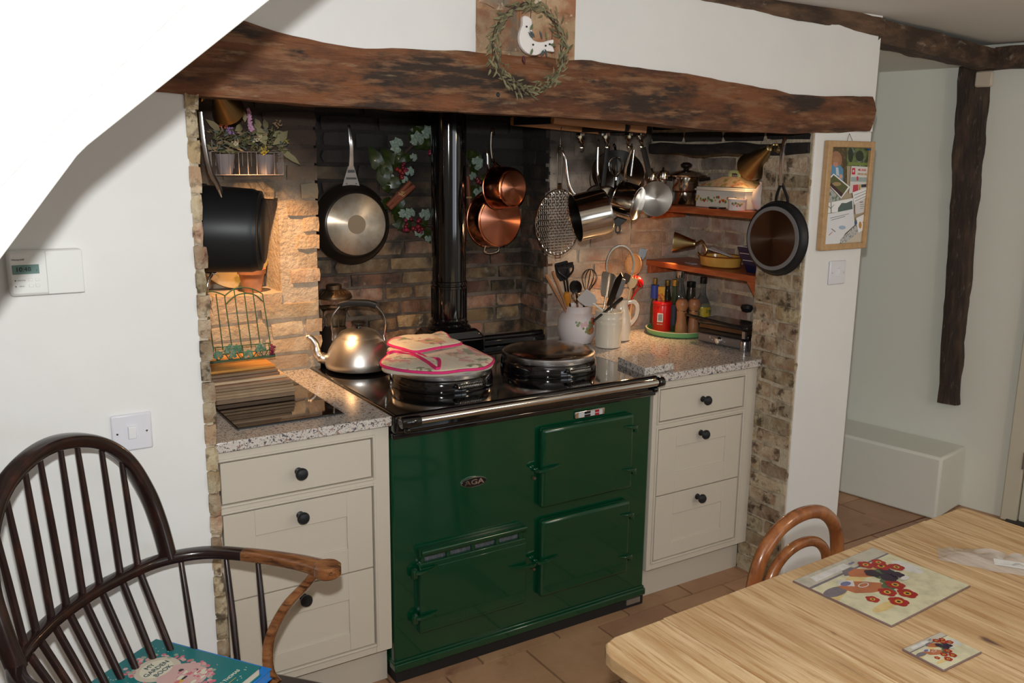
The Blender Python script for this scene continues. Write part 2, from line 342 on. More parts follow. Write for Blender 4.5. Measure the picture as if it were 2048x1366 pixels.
for j in range(4):
    for k in range(4): tile(1.815+.297*k, 2.112+.297*k, -.045+.297*j, .252+.297*j) if j or True else None
# wall in front of the fireplace, left of the opening
m = MB(); m.box(-2.4, -.556, WY, .0, 0, ZC); wl = struct('wall_left', m, plaster)
m = MB(); m.box(-.556, -.536, WY+.001, .66, 0, 1.80); O('mortar', m, mortar_jamb, wl)
rr = random.Random(3); ms = brick_meshes(brick_jamb); z = .004
while z < 1.70:
    h = rr.uniform(.042, .056); o = link('brick', rr.choice(ms), wl); wd = rr.uniform(.022, .030)
    o.matrix_local = Matrix.Translation((-.556+wd/2-.002, WY+.04, z+h/2)) @ Matrix.Diagonal((wd, .092+rr.uniform(0,.012), h, 1)); z += h+.007
# wall above the beam
m = MB(); xs = [-.70+i*(1.81+.70)/60 for i in range(61)]
xs = xs[:-1]+[1.784, 1.785, 1.81]; low = [(x, interp(BT, x)-.022 if x < 1.7845 else 1.685) for x in xs]
vs = []
for x, z in low: vs += [(x, WY, z), (x, WY, ZC), (x, .16, z-.02), (x, .16, ZC)]
fs = []; K = len(xs)-1
for i in range(K):
    a = i*4; b = a+4; fs += [(a, b, b+1, a+1), (a+2, a+3, b+3, b+2), (a, a+2, b+2, b)]
fs += [(0,1,3,2), (4*K, 4*K+2, 4*K+3, 4*K+1)]
m.add(vs, fs); wf = struct('wall_front', m, plaster)
m = MB(); m.box(.176, .488, WY-.004, WY, 1.835, ZC); O('mortar', m, brick_front, wf)
ms = brick_meshes(brick_front, 5)
for (x0, x1, z0, z1) in ((.178,.300,1.852,1.958),(.304,.408,1.852,1.962),(.412,.486,1.850,1.958),(.178,.252,1.964,2.074),(.256,.385,1.968,2.076),(.389,.486,1.964,2.076)):
    o = link('brick', random.choice(ms), wf); o.matrix_local = Matrix.Translation(((x0+x1)/2, WY+.005, (z0+z1)/2)) @ Matrix.Diagonal((x1-x0, .026, z1-z0, 1))
# right pillar and the recess wall
m = MB(); m.box(1.513, 1.81, WY, .035, 0, 1.686); m.box(1.752, 1.81, .035, .90, 0, 1.66); m.box(1.513, 1.81, .035, .90, 1.665, 1.80)
wr = struct('wall_right', m, plaster, bevel=.006)
m = MB(); m.box(1.5055, 1.513, WY+.006, .036, 0, 1.69); m.box(1.746, 1.752, .035, .66, .8, 1.6); m.box(1.507, 1.513, .035, .66, 1.636, 1.79); m.box(1.5055,1.75,.036,.040,.8,1.66); O('mortar', m, mortar_jamb, wr)
lay(wr, (1.5055, .035, 0.005), (0,-1,0), .208, 1.60, brick_jamb, pitch=.059, prot=.007, seed=11)
lay(wr, (1.746, .66, .85), (0,-1,0), .62, .74, brick_right, pitch=.062, prot=.004, jt=.013, seed=5)
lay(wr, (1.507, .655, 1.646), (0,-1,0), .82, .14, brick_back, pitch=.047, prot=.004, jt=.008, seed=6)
# timber lintel let into the right wall over the shelves
m = MB(); K = 14; pts = [(1.515, .66-i*(.66+.165)/K, 1.621+.004*math.sin(i)) for i in range(K+1)]
m.sweep(pts, [(.024, .022+.002*math.sin(i*1.7)) for i in range(K+1)], 8, up=(0,0,1)); lt = O('trim_1', m, soot_beam); lt['kind'] = 'structure'
# wall behind the worktops (two piers) and the sooty recess behind the cooker
NX0, NX1, NZ0, NZ1 = -.335, -.088, 1.125, 1.440
m = MB(); m.box(-.56, NX0, .664, .90, 0, 1.80); m.box(NX1, .040, .664, .90, 0, 1.80); m.box(NX0, NX1, .664, .90, 0, NZ0); m.box(NX0, NX1, .664, .90, NZ1, 1.80); m.box(NX0, NX1, .86, .90, NZ0, NZ1)
wb = struct('wall_back', m, mortar_left)
def skipn(x, z, hx, hz):
    X = -.55+x; Z = .86+z
    return X+hx > NX0-.005 and X-hx < NX1+.005 and Z+hz > NZ0-.005 and Z-hz < NZ1+.01
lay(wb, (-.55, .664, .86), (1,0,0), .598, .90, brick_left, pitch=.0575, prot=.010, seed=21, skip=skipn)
for z0, z1, xa, xb in ((1.44,1.492,-.36,-.10),(1.070,1.125,-.32,-.09)):
    o = link('brick', brick_meshes(brick_left)[2], wb); o.matrix_local = Matrix.Translation(((xa+xb)/2, .668, (z0+z1)/2)) @ Matrix.Diagonal((xb-xa, .03, z1-z0, 1))
m = MB(); m.box(1.0, 1.80, .664, .90, 0, 1.80); wp = struct('wall_pier', m, mortar_right)
lay(wp, (.994, .664, .86), (1,0,0), .755, .90, brick_right, pitch=.060, prot=.006, seed=31)
m = MB(); m.box(.0, 1.05, .86, .93, 0, 1.80); wc = struct('wall_chimney', m, mortar_back)
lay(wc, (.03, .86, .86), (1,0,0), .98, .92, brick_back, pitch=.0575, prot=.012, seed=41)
m = MB(); m.box(.996, 1.0, .664, .86, 0, 1.80); ws = struct('wall_side', m, mortar_back)
lay(ws, (.996, .86, .86), (0,-1,0), .196, .92, brick_back, pitch=.0575, prot=.008, seed=51)
m = MB(); m.box(-.56, 1.80, .10, .93, 1.79, 1.82); struct('ceiling_inglenook', m, soot_beam)
# ceilings
m = MB(); m.box(-2.4, 3.3, -4.2, 1.5, ZC, ZC+.05); struct('ceiling', m, ceil_m)
# far wall: a line through (2.918,-.197) leaning a little away
DW = V((.07, -.385, 0)).normalized(); PW = V((2.918, -.197, 0)); NW = V((-DW.y, DW.x, 0))*-1
if NW.x > 0: NW = -NW
def onfar(u, v, off=0):
    d = ray(u, v); t = (PW+NW*off-CAM).dot(NW)/d.dot(NW); return CAM+d*t
def farM(s=0, off=0, z=0):
    M = Matrix((DW, -NW, (0,0,1))).transposed().to_4x4(); M.translation = PW+DW*s+NW*off+V((0,0,z)); return M   # x runs along the wall to the viewer, y into the wall
m = MB(); m.box(-1.8, 4.1, 0, .1, 0, 2.15, X=farM()); struct('wall_far', m, plaster_far)
m = MB(); m.box(-1.5, -.155, -.275, .0, 0, .292, X=farM()); o = struct('trim_2', m, plaster_far, bevel=.012)
m = MB(); m.box(-2.4, -2.3, -4.2, -.18, 0, ZC); struct('wall_west', m, plaster)
m = MB(); m.box(1.81, 2.9, 1.45, 1.5, 0, 2.05); struct('wall_hall', m, plaster_far)
m = MB(); m.box(-2.4, .25, -4.2, -4.12, 0, ZC); m.box(1.5, 1.6, -4.2, -4.12, 0, ZC); m.box(2.4, 3.8, -4.2, -4.12, 0, ZC); m.box(.25, 2.4, -4.2, -4.12, 0, .85); m.box(.25, 2.4, -4.2, -4.12, 1.88, ZC)
struct('wall_rear', m, plaster)
for i, (a, b) in enumerate(((.25, 1.5), (1.6, 2.4))):
    m = MB(); c = (a+b)/2
    for x0, x1, z0, z1 in ((a, a+.05, .85, 1.88), (b-.05, b, .85, 1.88), (a, b, .85, .9), (a, b, 1.83, 1.88), (c-.015, c+.015, .9, 1.83), (a, b, 1.36, 1.39)): m.box(x0, x1, -4.19, -4.14, z0, z1)
    struct('window_%d' % (i+1), m, whitep)
# plank of the timber frame: wall plate, hall tie, post
def rough_beam(name, a, b, w, h, mt, k=24, amp=.008, up=(0,0,1), kind=None, seed=1, ws=None):
    a, b = V(a), V(b); d = (b-a); L = d.length; dn = d.normalized(); u = V(up)-dn*V(up).dot(dn); u.normalize(); s = dn.cross(u)
    mb = MB(); vs = []; fs = []; n = 12
    for i in range(k+1):
        t = i/k; c = a+d*t; f = ws(t) if ws else 1
        for j in range(n):
            g = 2*PI*(j+.5)/n; cx = max(-1, min(1, 1.3*math.cos(g))); cy = max(-1, min(1, 1.3*math.sin(g)))
            p = c+s*(cx*w*f)+u*(cy*h); nz = mn.noise(V((t*L*9, cx*1.5+seed*7, cy*1.5)))*amp+mn.noise(V((t*L*30, cx*3, cy*3+seed)))*amp*.35
            vs.append(p+(s*cx+u*cy)*nz)
    for i in range(k):
        for j in range(n): l = (j+1) % n; fs.append((i*n+j, i*n+l, (i+1)*n+l, (i+1)*n+j))
    fs += [tuple(reversed(range(n))), tuple(k*n+j for j in range(n))]
    mb.add(vs, fs); return O(name, mb, mt, smooth=30)
pl = rough_beam('trim_3', (.80, -.150, 2.087), (1.822, -.150, 2.040), .035, .034, dark_beam_x, k=30, amp=.006, seed=2); pl['kind'] = 'structure'
e1 = onfar(1985, 118, .0)
pl = rough_beam('ceiling_beam', (1.79, -.138, 2.030), (e1.x, e1.y, 2.012), .045, .044, dark_beam_x, k=26, amp=.006, seed=3); tag(pl, 'dark old timber crossing under the ceiling from pillar to far wall', 'beam')
m = MB(); m.prism([(1.80,-.13),(e1.x+.3,e1.y+.10),(3.3,1.5),(1.80,1.5)], 1.992, 2.06); struct('ceiling_hall', m, plaster_far)
sp0 = (V((e1.x,e1.y,0))-PW).dot(DW)
pl = rough_beam('wall_plate', farM(sp0+.03, .03, 2.016).translation, farM(1.2, .03, 2.03).translation, .035, .046, dark_beam_x, k=26, amp=.006, seed=4); tag(pl, 'dark timber lying along the top of the far wall, right of the post', 'beam')
pt, pb = onfar(1952, 118, .02), onfar(1897, 806, .02)
po = rough_beam('timber_post', pb, pt, .056, .03, dark_beam, k=34, amp=.009, up=NW, seed=5, ws=lambda t: .80+.30*min(1, max(0, (t-.1)*1.4)))
tag(po, 'dark knotted upright timber post set in the pale far wall', 'post')
c = onfar(1969, 158, .052); X = face(c, NW)
k = T('wall_sensor', 'small cream rounded square cover at the top of the dark post', 'sensor', X)
m = MB(); m.box(-.037, .037, -.034, .034, -.008, .012); O('case', m, flat('sensor_cream', (.60,.50,.40), .4), k, bevel=.010)
m = MB(); m.box(-.030, .030, -.028, .028, .012, .0145); O('cover', m, flat('sensor_cream', (.60,.50,.40), .4), k, bevel=.002)
# door at the right edge
s0 = 0.03; dw = struct('door_1', MB().box(s0+.075, s0+.85, -.02, .02, .012, 1.90, X=farM()), flat('door_paint', (.60,.58,.47), .5))
m = MB(); m.box(s0, s0+.068, -.035, .01, 0, 1.96, X=farM()); m.box(s0+.86, s0+.93, -.035, .01, 0, 1.96, X=farM()); m.box(s0, s0+.93, -.035, .01, 1.91, 1.975, X=farM()); O('door_frame', m, flat('door_frame_paint', (.63,.58,.46), .5), dw, bevel=.006)
m = MB(); m.box(s0+.12, s0+.40, -.026, -.018, .15, .75, X=farM()); m.box(s0+.12, s0+.40, -.026, -.018, .9, 1.75, X=farM()); m.box(s0+.47, s0+.78, -.026, -.018, .15, .75, X=farM()); O('door_panel', m, MATS['door_paint'], dw, bevel=.004)
m = MB(); m.box(s0+.064, s0+.09, -.038, -.018, .26, .33, X=farM()); m.lathe([(.006,0),(.006,.075)], 10, X=farM(s0+.07, .038, .257)); O('hinge', m, flat('hinge_metal', (.30,.27,.24), .4, metal=.8), dw)
m = MB(); m.box(s0+.03, s0+.9, -.05, .02, -.004, .012, X=farM()); O('threshold', m, flat('threshold_dark', (.05,.045,.04), .7), dw)
# stair enclosure, upper left, near the viewer
PA = [at(540,0,y=-1.1), at(165,300,y=-1.1), at(-6,528,y=-1.1)]
d = (PA[0]-PA[1]); up2 = PA[0]+d*.75; dn2 = PA[2]+(PA[2]-PA[1])*1.0
poly = [(up2.x, up2.z), (PA[0].x, PA[0].z), (PA[1].x+.006, PA[1].z+.005), (PA[1].x-.006, PA[1].z-.007), (PA[2].x, PA[2].z), (dn2.x, dn2.z), (-1.75, dn2.z), (-1.75, up2.z)]
m = MB(); M = Matrix(((1,0,0,0),(0,0,1,0),(0,1,0,0),(0,0,0,1)))
m.prism(poly, -1.1, -.185, X=M)
q = at(380,0,y=-1.1), at(130,240,y=-1.1), at(0,375,y=-1.1)
st = struct('stair_soffit', m, stair_m, bevel=.004)
m = MB(); p2 = [(q[0].x+(q[0].x-q[1].x)*.8, q[0].z+(q[0].z-q[1].z)*.8), (q[1].x, q[1].z), (q[2].x, q[2].z), (-1.7, q[2].z-.35), (-1.7, 2.05)]
m.prism(p2, -1.106, -1.1, X=M); O('stair_panel', m, stair_m, st, bevel=.003)
# ================================================================ the great beam
m = MB(); K = 70; vs = []; fs = []; n = 14
for i in range(K+1):
    x = -.70+i*(1.783+.70)/K; zt = interp(BT, x); zb = interp(BB, x); h = zt-zb
    pr = [(-.185, 0), (-.200, .12), (-.205, .35), (-.206, .6), (-.202, .85), (-.188, .99), (-.10, 1.0), (.04, 1.0), (.10, .95), (.12, .5), (.10, .12), (.02, .05), (-.08, .03), (-.16, -.005)]
    for j, (y, t) in enumerate(pr):
        q = mn.noise(V((x*5, t*6, y*9)))*.010+mn.noise(V((x*16, t*22, 4)))*.004
        groove = -.010 if abs(t-.24) < .13 and x < 1.4 else 0
        vs.append((x, y+(q-groove if y < -.15 else 0), zb+t*h+(mn.noise(V((x*12, j, 1)))*.005 if 0 < t < 1 else mn.noise(V((x*9, 2, 1)))*.003)))
for i in range(K):
    for j in range(n): l = (j+1) % n; fs.append((i*n+j, (i+1)*n+j, (i+1)*n+l, i*n+l))
fs += [tuple(range(n)), tuple(reversed([K*n+j for j in range(n)]))]
m.add(vs, fs); bm_ = O('oak_beam', m, beam_m, smooth=35); tag(bm_, 'huge rough brown oak beam spanning the top of the cooker recess', 'beam')
m = MB(); p = at(996,189,y=-.212); m.sphere(.006, p, 8, sc=(1,.6,1)); O('nail', m, iron, bm_)
# ================================================================ CABINETS
def cabinet(name, label, X0, X1, D0, D1, fx0, fx1):
    c = T(name, label, 'cabinet', (X0, 0, 0)); I = lambda x: x-X0
    m = MB(); m.box(0, X1-X0, .018, .60, .12, .826); O('carcass', m, cream, c)
    m = MB(); W = X1-X0; b0, b1 = I(D0)-.006, I(D1)+.006
    m.box(0, b0, -.004, .018, .122, .826); m.box(b1, W, -.004, .018, .122, .826); m.box(b0, b1, -.004, .018, .122, .152); m.box(b0, b1, -.004, .018, .797, .826); m.box(b0, b1, -.004, .018, .652, .677)
    O('face_frame', m, cream, c, bevel=.0015)
    m = MB()                                   # the fine bead round each opening
    for z0, z1 in ((.677,.797),(.152,.652)):
        e = .007; m.box(b0-e, b0, -.009, -.003, z0-e, z1+e); m.box(b1, b1+e, -.009, -.003, z0-e, z1+e); m.box(b0, b1, -.009, -.003, z0-e, z0); m.box(b0, b1, -.009, -.003, z1, z1+e)
    O('bead', m, cream, c, bevel=.002)
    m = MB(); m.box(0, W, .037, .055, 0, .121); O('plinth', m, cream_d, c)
    for z0, z1, pz in ((.681,.793,None),(.403,.648,(.477,.575)),(.156,.399,(.212,.318))):
        x0, x1 = I(D0), I(D1); mm = MB()
        if pz is None: mm.box(x0, x1, -.006, .014, z0, z1)
        else:
            a, b = x0+.083, x1-.077
            mm.box(x0, a, -.006, .014, z0, z1); mm.box(b, x1, -.006, .014, z0, z1); mm.box(a, b, -.006, .014, z0, pz[0]); mm.box(a, b, -.006, .014, pz[1], z1)
        dr = O('drawer', mm, cream, c, bevel=.0012)
        if pz: m = MB(); m.box(a-.002, b+.002, -.0005, .010, pz[0]-.002, pz[1]+.002); O('panel', m, cream, dr)
        kx = (x0+x1)/2-.003; kz = {.681:.736,.403:.609,.156:.364}[z0]
        m = MB(); m.lathe([(.011,0),(.011,.003),(.006,.006),(.0055,.014),(.010,.018),(.0165,.023),(.0175,.029),(.014,.035),(.006,.038),(.0001,.0385)], 20, X=face((kx, -.006, kz), (0,-1,0))); O('knob', m, iron, dr)
    return c
cabinet('cabinet', 'cream painted three-drawer cabinet left of the green range, behind the chair arm', -.536, -.006, -.484, -.063, 0, 0)
c2 = cabinet('cabinet', 'cream painted three-drawer cabinet between the green range and the brick pillar', .993, 1.500, 1.024, 1.430, 0, 0)
# worktops
m = MB(); m.box(-.537, -.003, -.0215, .662, .8265, .8553); o = O('worktop', m, granite, bevel=.003); tag(o, 'speckled granite worktop holding the black hob and wooden boards', 'worktop')
m = MB(); m.prism([(.990,-.0215),(1.505,-.0215),(1.505,.040),(1.744,.040),(1.744,.660),(.990,.660)], .8265, .8553); o = O('worktop', m, granite, bevel=.003); tag(o, 'speckled granite worktop under the utensil jars and sandwich press', 'worktop')
q = [at(1236,716,z=.88), at(1290,738,z=.88), at(1348,727,z=.88), at(1300,707,z=.88)]
cx = sum(p.x for p in q)/4; cy = sum(p.y for p in q)/4
m = MB(); m.prism([(p.x-cx, p.y-cy) for p in q], 0, .0265); o = O('granite_slab', m, granite, bevel=.002, loc=(cx, cy, .8563)); tag(o, 'loose offcut slab of speckled granite on the right worktop', 'slab')
# hob
h = T('hob', 'black glass hob let flush into the left granite worktop', 'hob', (-.265, .33, .8558))
m = MB(); m.box(-.150, .150, -.262, .262, 0, .005); O('glass_top', m, hobglass, h, bevel=.0015)
m = MB(); m.box(-.153, .153, -.265, .265, -.0002, .003); O('trim_edge', m, flat('hob_trim', (.12,.12,.12), .3, metal=1), h)
# ================================================================ RANGE COOKER
rc = T('range_cooker', 'dark green enamel cast iron range cooker with chrome rail and two round lids', 'cooker', (0, 0, 0))
m = MB(); m.box(.002, .985, 0, .64, .066, .786); O('body', m, green, rc, bevel=.006)
m = MB(); m.box(-.001, .988, -.013, .64, .038, .064); O('skirt', m, green, rc, bevel=.005)
m = MB(); m.box(.001, .986, -.006, .64, .062, .071); O('skirt_ledge', m, green, rc, bevel=.003)
m = MB(); m.box(.004, .984, -.005, .62, 0, .0375); O('plinth', m, flat('plinth_black', (.010,.009,.008), .75), rc, bevel=.003)
m = MB(); m.box(.905, .967, -.009, -.0045, .014, .034); O('rating_plate', m, flat('plate_metal', (.35,.31,.27), .4, metal=.7), rc)
m = MB(); m.box(-.002, .989, -.034, .70, .800, .8578); O('top_plate', m, blackg, rc, bevel=.012, segs=3)
m = MB(); m.box(-.002, .989, -.022, .65, .783, .802); O('front_lip', m, blackg, rc, bevel=.006)
rail = MB(); rail.lathe([(.0125,0),(.0125,.888)], 24, X=face((.062,-.066,.8455), (1,0,0))); O('rail', rail, chrome, rc)
for x0, x1 in ((.002,.064),(.948,.976)):
    m = MB(); m.lathe([(.0155,0),(.0175,.003),(.0175,x1-x0-.003),(.0155,x1-x0)], 20, X=face((x0,-.066,.8455), (1,0,0))); m.box(x0+.004, min(x1, x0+.03)-.002, -.066, -.02, .832, .852); m.sphere(.012, ((x0+x1)/2, -.045, .815), 10); O('rail_bracket', m, blackg, rc, bevel=.003)
def aga_door(x0, x1, z0, z1, name='door'):
    m = MB(); m.box(x0, x1, -.028, .002, z0, z1); return O(name, m, green, rc, bevel=.013, segs=4)
def blade(d, p, sx, sz=0, L=.055):
    m = MB(); s = 1 if sx > 0 else -1
    m.sweep([V(p), V(p)+V((s*.012,-.008,.001)), V(p)+V((s*L*.6,-.009,.004)), V(p)+V((s*L,-.004,.008))], [(.0075,.006),(.0085,.007),(.006,.0045),(.002,.0015)], 10, up=(0,0,1)); return m
for (x0,x1,z0,z1,hz,lz) in ((.514,.893,.468,.737,(.688,.535),.602),(.518,.891,.154,.425,(.372,.216),.286)):
    d = aga_door(x0, x1, z0, z1)
    for zz in hz:
        m = blade(d, (x1+.006, -.026, zz), -1, L=.052); m.lathe([(.007,-.012),(.009,-.010),(.009,.008),(.006,.011)], 12, X=Tr((x1+.012,-.018,zz-.010))); m.box(x1-.0, x1+.022, -.014, .002, zz-.02, zz-.004); O('hinge', m, green, d, bevel=.001)
    m = blade(d, (x0-.014, -.030, lz), 1, L=.082); m.lathe([(.005,0),(.009,.002),(.009,.012),(.004,.014)], 12, X=face((x0-.010,-.004,lz-.004),(0,-1,0))); O('latch', m, green, d)
    m = MB(); m.lathe([(.005,0),(.005,.010),(.002,.012)], 10, X=face((x0-.014,0,lz-.032),(0,-1,0))); O('catch_screw', m, flat('rusty', (.10,.05,.03), .7), d)
# fire door with its row of vents
m = MB(); x0, x1, z0, z1 = .080, .462, .150, .424
m.box(x0, x1, -.020, .002, z0, z1-.044); m.box(x0, x1, -.020, .002, z1-.026, z1); n = 4; g = (x1-x0-.03)/n
for i in range(n+1): m.box(x0+.006+i*g, x0+.020+i*g, -.018, .002, z1-.048, z1-.022)
d = O('fire_door', m, green, rc, bevel=.004)
m = MB(); m.box(x0+.01, x1-.01, -.006, .001, z1-.055, z1-.015); O('vent', m, flat('vent_grey', (.09,.10,.12), .5, metal=.3, layers=[(60,(4,1,1),.4,.7,(.20,.21,.24),'noise')]), d)
m = MB(); m.sweep([(x0+.004,-.024,z1-.008),(x1-.004,-.024,z1-.008)], .009, 10); O('rib', m, green, d)
m = MB(); m.box(x0+.0, x1-.0, -.0235, -.018, z0+.012, z1-.060); O('door_face', m, green, d, bevel=.003)
for zz in (.357,.208):
    m = blade(d, (x0-.012, -.022, zz), 1, L=.07); m.lathe([(.009,-.018),(.012,-.014),(.012,.006),(.008,.010)], 12, X=Tr((x0-.014,-.014,zz-.003))); O('hinge', m, green, d)
m = blade(d, (x1+.030, -.028, .285), -1, L=.092); O('latch', m, green, d)
m = MB(); m.box(-.062,.062,-.013,.013,0,.007, X=Tr((.717,0,.756)) @ Matrix.Rotation(PI/2,4,'X')); th = O('thermometer', m, chrome, rc, bevel=.005)
m = MB(); X = Tr((.717,-.0075,.756)) @ Matrix.Rotation(PI/2,4,'X')
for i, (a, b, cidx) in enumerate(((-.048,-.025,0),(-.025,0,1),(0,.018,0),(.018,.036,2),(.036,.050,0))): m.box(a, b, -.0085, .0085, 0, .0008, cidx, X)
O('dial', m, [flat('dial_silver',(.55,.55,.56),.4), blk, flat('dial_red',(.40,.01,.02),.4)], th)
m = MB(); m.box(-.048,.050,-.001,.001,.0008,.0016, X=X); O('scale_line', m, flat('dial_silver',(.55,.55,.56),.4), th)
m = MB(); m.lathe([(.0455,0),(.0455,.004),(.0435,.006)], 40, sy=.36, X=Tr((.276,0,.600)) @ Matrix.Rotation(PI/2,4,'X')); bd = O('badge', m, chrome, rc)
m = MB(); m.lathe([(.043,0),(.043,.0068)], 40, sy=.33, X=Tr((.276,0,.600)) @ Matrix.Rotation(PI/2,4,'X')); O('badge_field', m, blk, bd)
text('badge_lettering', 'AGA', .022, Tr((.276,-.0072,.600)) @ Matrix.Rotation(PI/2,4,'X'), chrome, bd, ext=.0006, bold=True, sx=1.5)
def lid(cx, cy, hp):
    m = MB(); m.lathe([(.169,0),(.170,.006),(.166,.036),(.162,.041)], 64); l = O('lid', m, blackg, rc, loc=(cx, cy, .8585))
    m = MB(); m.lathe([(.163,.040),(.1638,.042),(.1625,.060),(.158,.064)], 64, c0=False, c1=False); O('chrome_band', m, hsteel, l)
    m = MB(); m.lathe([(.158,.064),(.150,.068),(.120,.073),(.07,.076),(.0001,.078)], 64, c0=False, c1=False); O('dome', m, flat('lid_dome', (.32,.29,.26), .16, metal=1), l)
    d = V((math.sin(R(hp)), -math.cos(R(hp)), 0)); s = V((math.cos(R(hp)), math.sin(R(hp)), 0)); m = MB(); pts = []
    for i in range(180):
        a = 2*PI*i/12; t = (i/179-.5)*.088; pts.append(d*.178+s*t+V((0,0,.024))+d*math.cos(a)*.0085+V((0,0,1))*math.sin(a)*.0085)
    m.sweep(pts, .0016, 5); O('coil_handle', m, chrome, l)
    m = MB()
    for q in (-.05,.05): m.sweep([d*.155+s*q*.8+V((0,0,.028)), d*.178+s*q+V((0,0,.024)), d*.178+s*q*.75+V((0,0,.024))], .005, 8)
    O('handle_bracket', m, blackg, l); return l
lid(.303, .258, 2); lid(.722, .250, 2)
# flue: box on the back of the hob, fluted collar and tall pipe
fl = T('flue_pipe', 'tall glossy black round flue pipe rising behind the hob lids', 'flue', (.552, .668, .859))
m = MB(); m.prism([(-.117,-.075),(.117,-.075),(.117,.08),(-.117,.08)], 0, .055); m.add([(-.117,-.075,.055),(.117,-.075,.055),(.117,.08,.055),(-.117,.08,.055),(-.085,-.066,.088),(.085,-.066,.088),(.085,.07,.088),(-.085,.07,.088)], [(0,1,5,4),(1,2,6,5),(2,3,7,6),(3,0,4,7),(4,5,6,7)]); O('flue_box', m, blackg, fl, bevel=.010, segs=3)
m = MB(); m.lathe([(.082,.085),(.084,.092),(.078,.100),(.070,.104),(.074,.112),(.068,.120),(.0655,.125)], 40); O('collar', m, blackg, fl)
m = MB(); m.lathe([(.0645,.12),(.0645,.905)], 48); O('pipe', m, blackg, fl)
m = MB()
for i in range(24): a = 2*PI*i/24; m.box(-.002,.002,-.002,.002,.125,.245, X=Matrix.Rotation(a,4,'Z') @ Matrix.Translation((.0655,0,0)))
for z in (.125,.245,.262): m.lathe([(.0648,z-.006),(.069,z-.004),(.069,z+.004),(.0648,z+.006)], 40, c0=False, c1=False)
O('fluting', m, blackg, fl)
m = MB(); m.box(.680, .986, .655, .700, .8585, .882); m.sweep([(.680,.677,.886),(.985,.677,.886)], .013, 12); O('back_rail', m, blackg, rc, bevel=.004)
# ================================================================ SHELVES in the right recess
ZU = 1.392; ZL = 1.158
def shelf(z, label, cleat):
    s = T('shelf', label, 'shelf', (1.5, .35, z))
    m = MB(); m.box(.003, .244, -.312, .308, -.024, 0); O('board', m, shelf_m, s, bevel=.003)
    m = MB(); m.box(.012, .20, .288, .308, -.058, -.0245); O('cleat', m, shelf_m, s, bevel=.002)
    m = MB(); m.prism([(-.0245,0),(-.0245,.012),(-.14,.012),(-.14,0)], 0, .1, X=Matrix(((0,0,1,.008),(0,1,0,-.312),(1,0,0,0),(0,0,0,1))))
    m = MB(); m.add([(.010,-.312,-.0245),(.010,-.262,-.0245),(.010,-.312,-.085),(.028,-.312,-.0245),(.028,-.262,-.0245),(.028,-.312,-.085)], [(0,1,2),(3,5,4),(0,3,4,1),(1,4,5,2),(0,2,5,3)]); O('bracket', m, shelf_m, s)
    return s
shelf(ZU, 'upper red-brown wooden shelf holding the stockpot and casserole', 0); shelf(ZL, 'lower red-brown wooden shelf over the bottles and sandwich press', 0)
# ---------------------------------------------------------------- brass lamps (each with its own bulb)
def shade_lamp(label, small, mouth, r0, r1, arm, power, aim=None, plate=None, spot=75):
    small, mouth = V(small), V(mouth); d = (mouth-small).normalized(); L = (mouth-small).length
    t = T('spot_lamp', label, 'lamp', small, 'brass spot lamps in the fireplace'); M = face((0,0,0), d, up=(0,0,1) if abs(d.z) < .9 else (0,1,0))
    m = MB(); m.lathe([(r0*.5,-.012),(r0,-.008),(r0,.0),(r1*.985,L*.93),(r1,L),(r1-.002,L-.001),(r0-.002,.004),(.0001,.003)], 36, X=M, c0=True, c1=False); O('lamp_shade', m, brass, t)
    m = MB(); m.sphere(.017, d*L*.45, 12); O('bulb', m, mat('bulb_glow', (1,.8,.5), .4, emis=((1,.62,.28), 6)), t)
    if arm: m = MB(); m.sweep(cr([V(p)-small for p in arm], 8), .0045, 8); O('arm', m, brass, t)
    if plate is not None: p, n, r = plate; m = MB(); m.lathe([(r,0),(r,.004),(r*.7,.010),(r*.3,.02),(.006,.024)], 24, X=face(V(p)-small, n)); O('base_plate', m, brass, t)
    tgt = aim if aim is not None else mouth+d
    o = lamp('lamp_light', 'SPOT', mouth+d*.006, tgt, power, (1, .56, .25), spot_size=R(spot), spot_blend=.6, shadow_soft_size=.016)
    return t
a, b = at(428,190,y=.40), at(458,226,y=.36)
shade_lamp('brass cone lamp shade tucked under the left end of the beam', at(436,188,y=.38), at(457,222,y=.44), .018, .047, [at(436,188,y=.38), at(410,176,y=.46), at(400,190,y=.50)], 36, aim=(.0,.62,.95), plate=(at(400,190,y=.50), (1,0,0), .02), spot=64)
p0, p1 = at(1543,291,x=1.47), at(1499,333,x=1.50)
p1 = p0+(at(1499,333,x=1.515)-p0)
shade_lamp('brass cone lamp shade above the right end of the upper shelf', at(1538,297,x=1.475), at(1501,334,x=1.53), .013, .053, [at(1538,297,x=1.475), at(1546,290,x=1.472), at(1556,291,x=1.488), at(1560,300,x=1.502)], 1.1, aim=(1.50,.48,1.2), plate=(at(1560,300,x=1.503), (-1,0,0), .016), spot=125)
ls = at(1386,487,x=1.555); lm = at(1347,483,x=1.50)
shade_lamp('brass cone lamp standing on the lower shelf, pointing left', ls, lm, .016, .040, [ls, ls+V((.01,-.015,.004)), at(1404,482,x=1.555), at(1413,500,x=1.555), at(1404,514,x=1.555), at(1396,505,x=1.555)], 11, aim=(1.15,.30,.88), plate=((at(1388,522,x=1.555).x, at(1388,522,x=1.555).y, ZL+.001), (0,0,1), .040), spot=135)
m = MB(); q = at(1388,522,x=1.555); m.sweep([(q.x,q.y,ZL+.012), (q.x, q.y, ls.z)], .0045, 8); 
lampst = O('stem', m, brass, COL.objects.get('spot_lamp.002')); 
if lampst.parent: lampst.location = -lampst.parent.matrix_local.translation
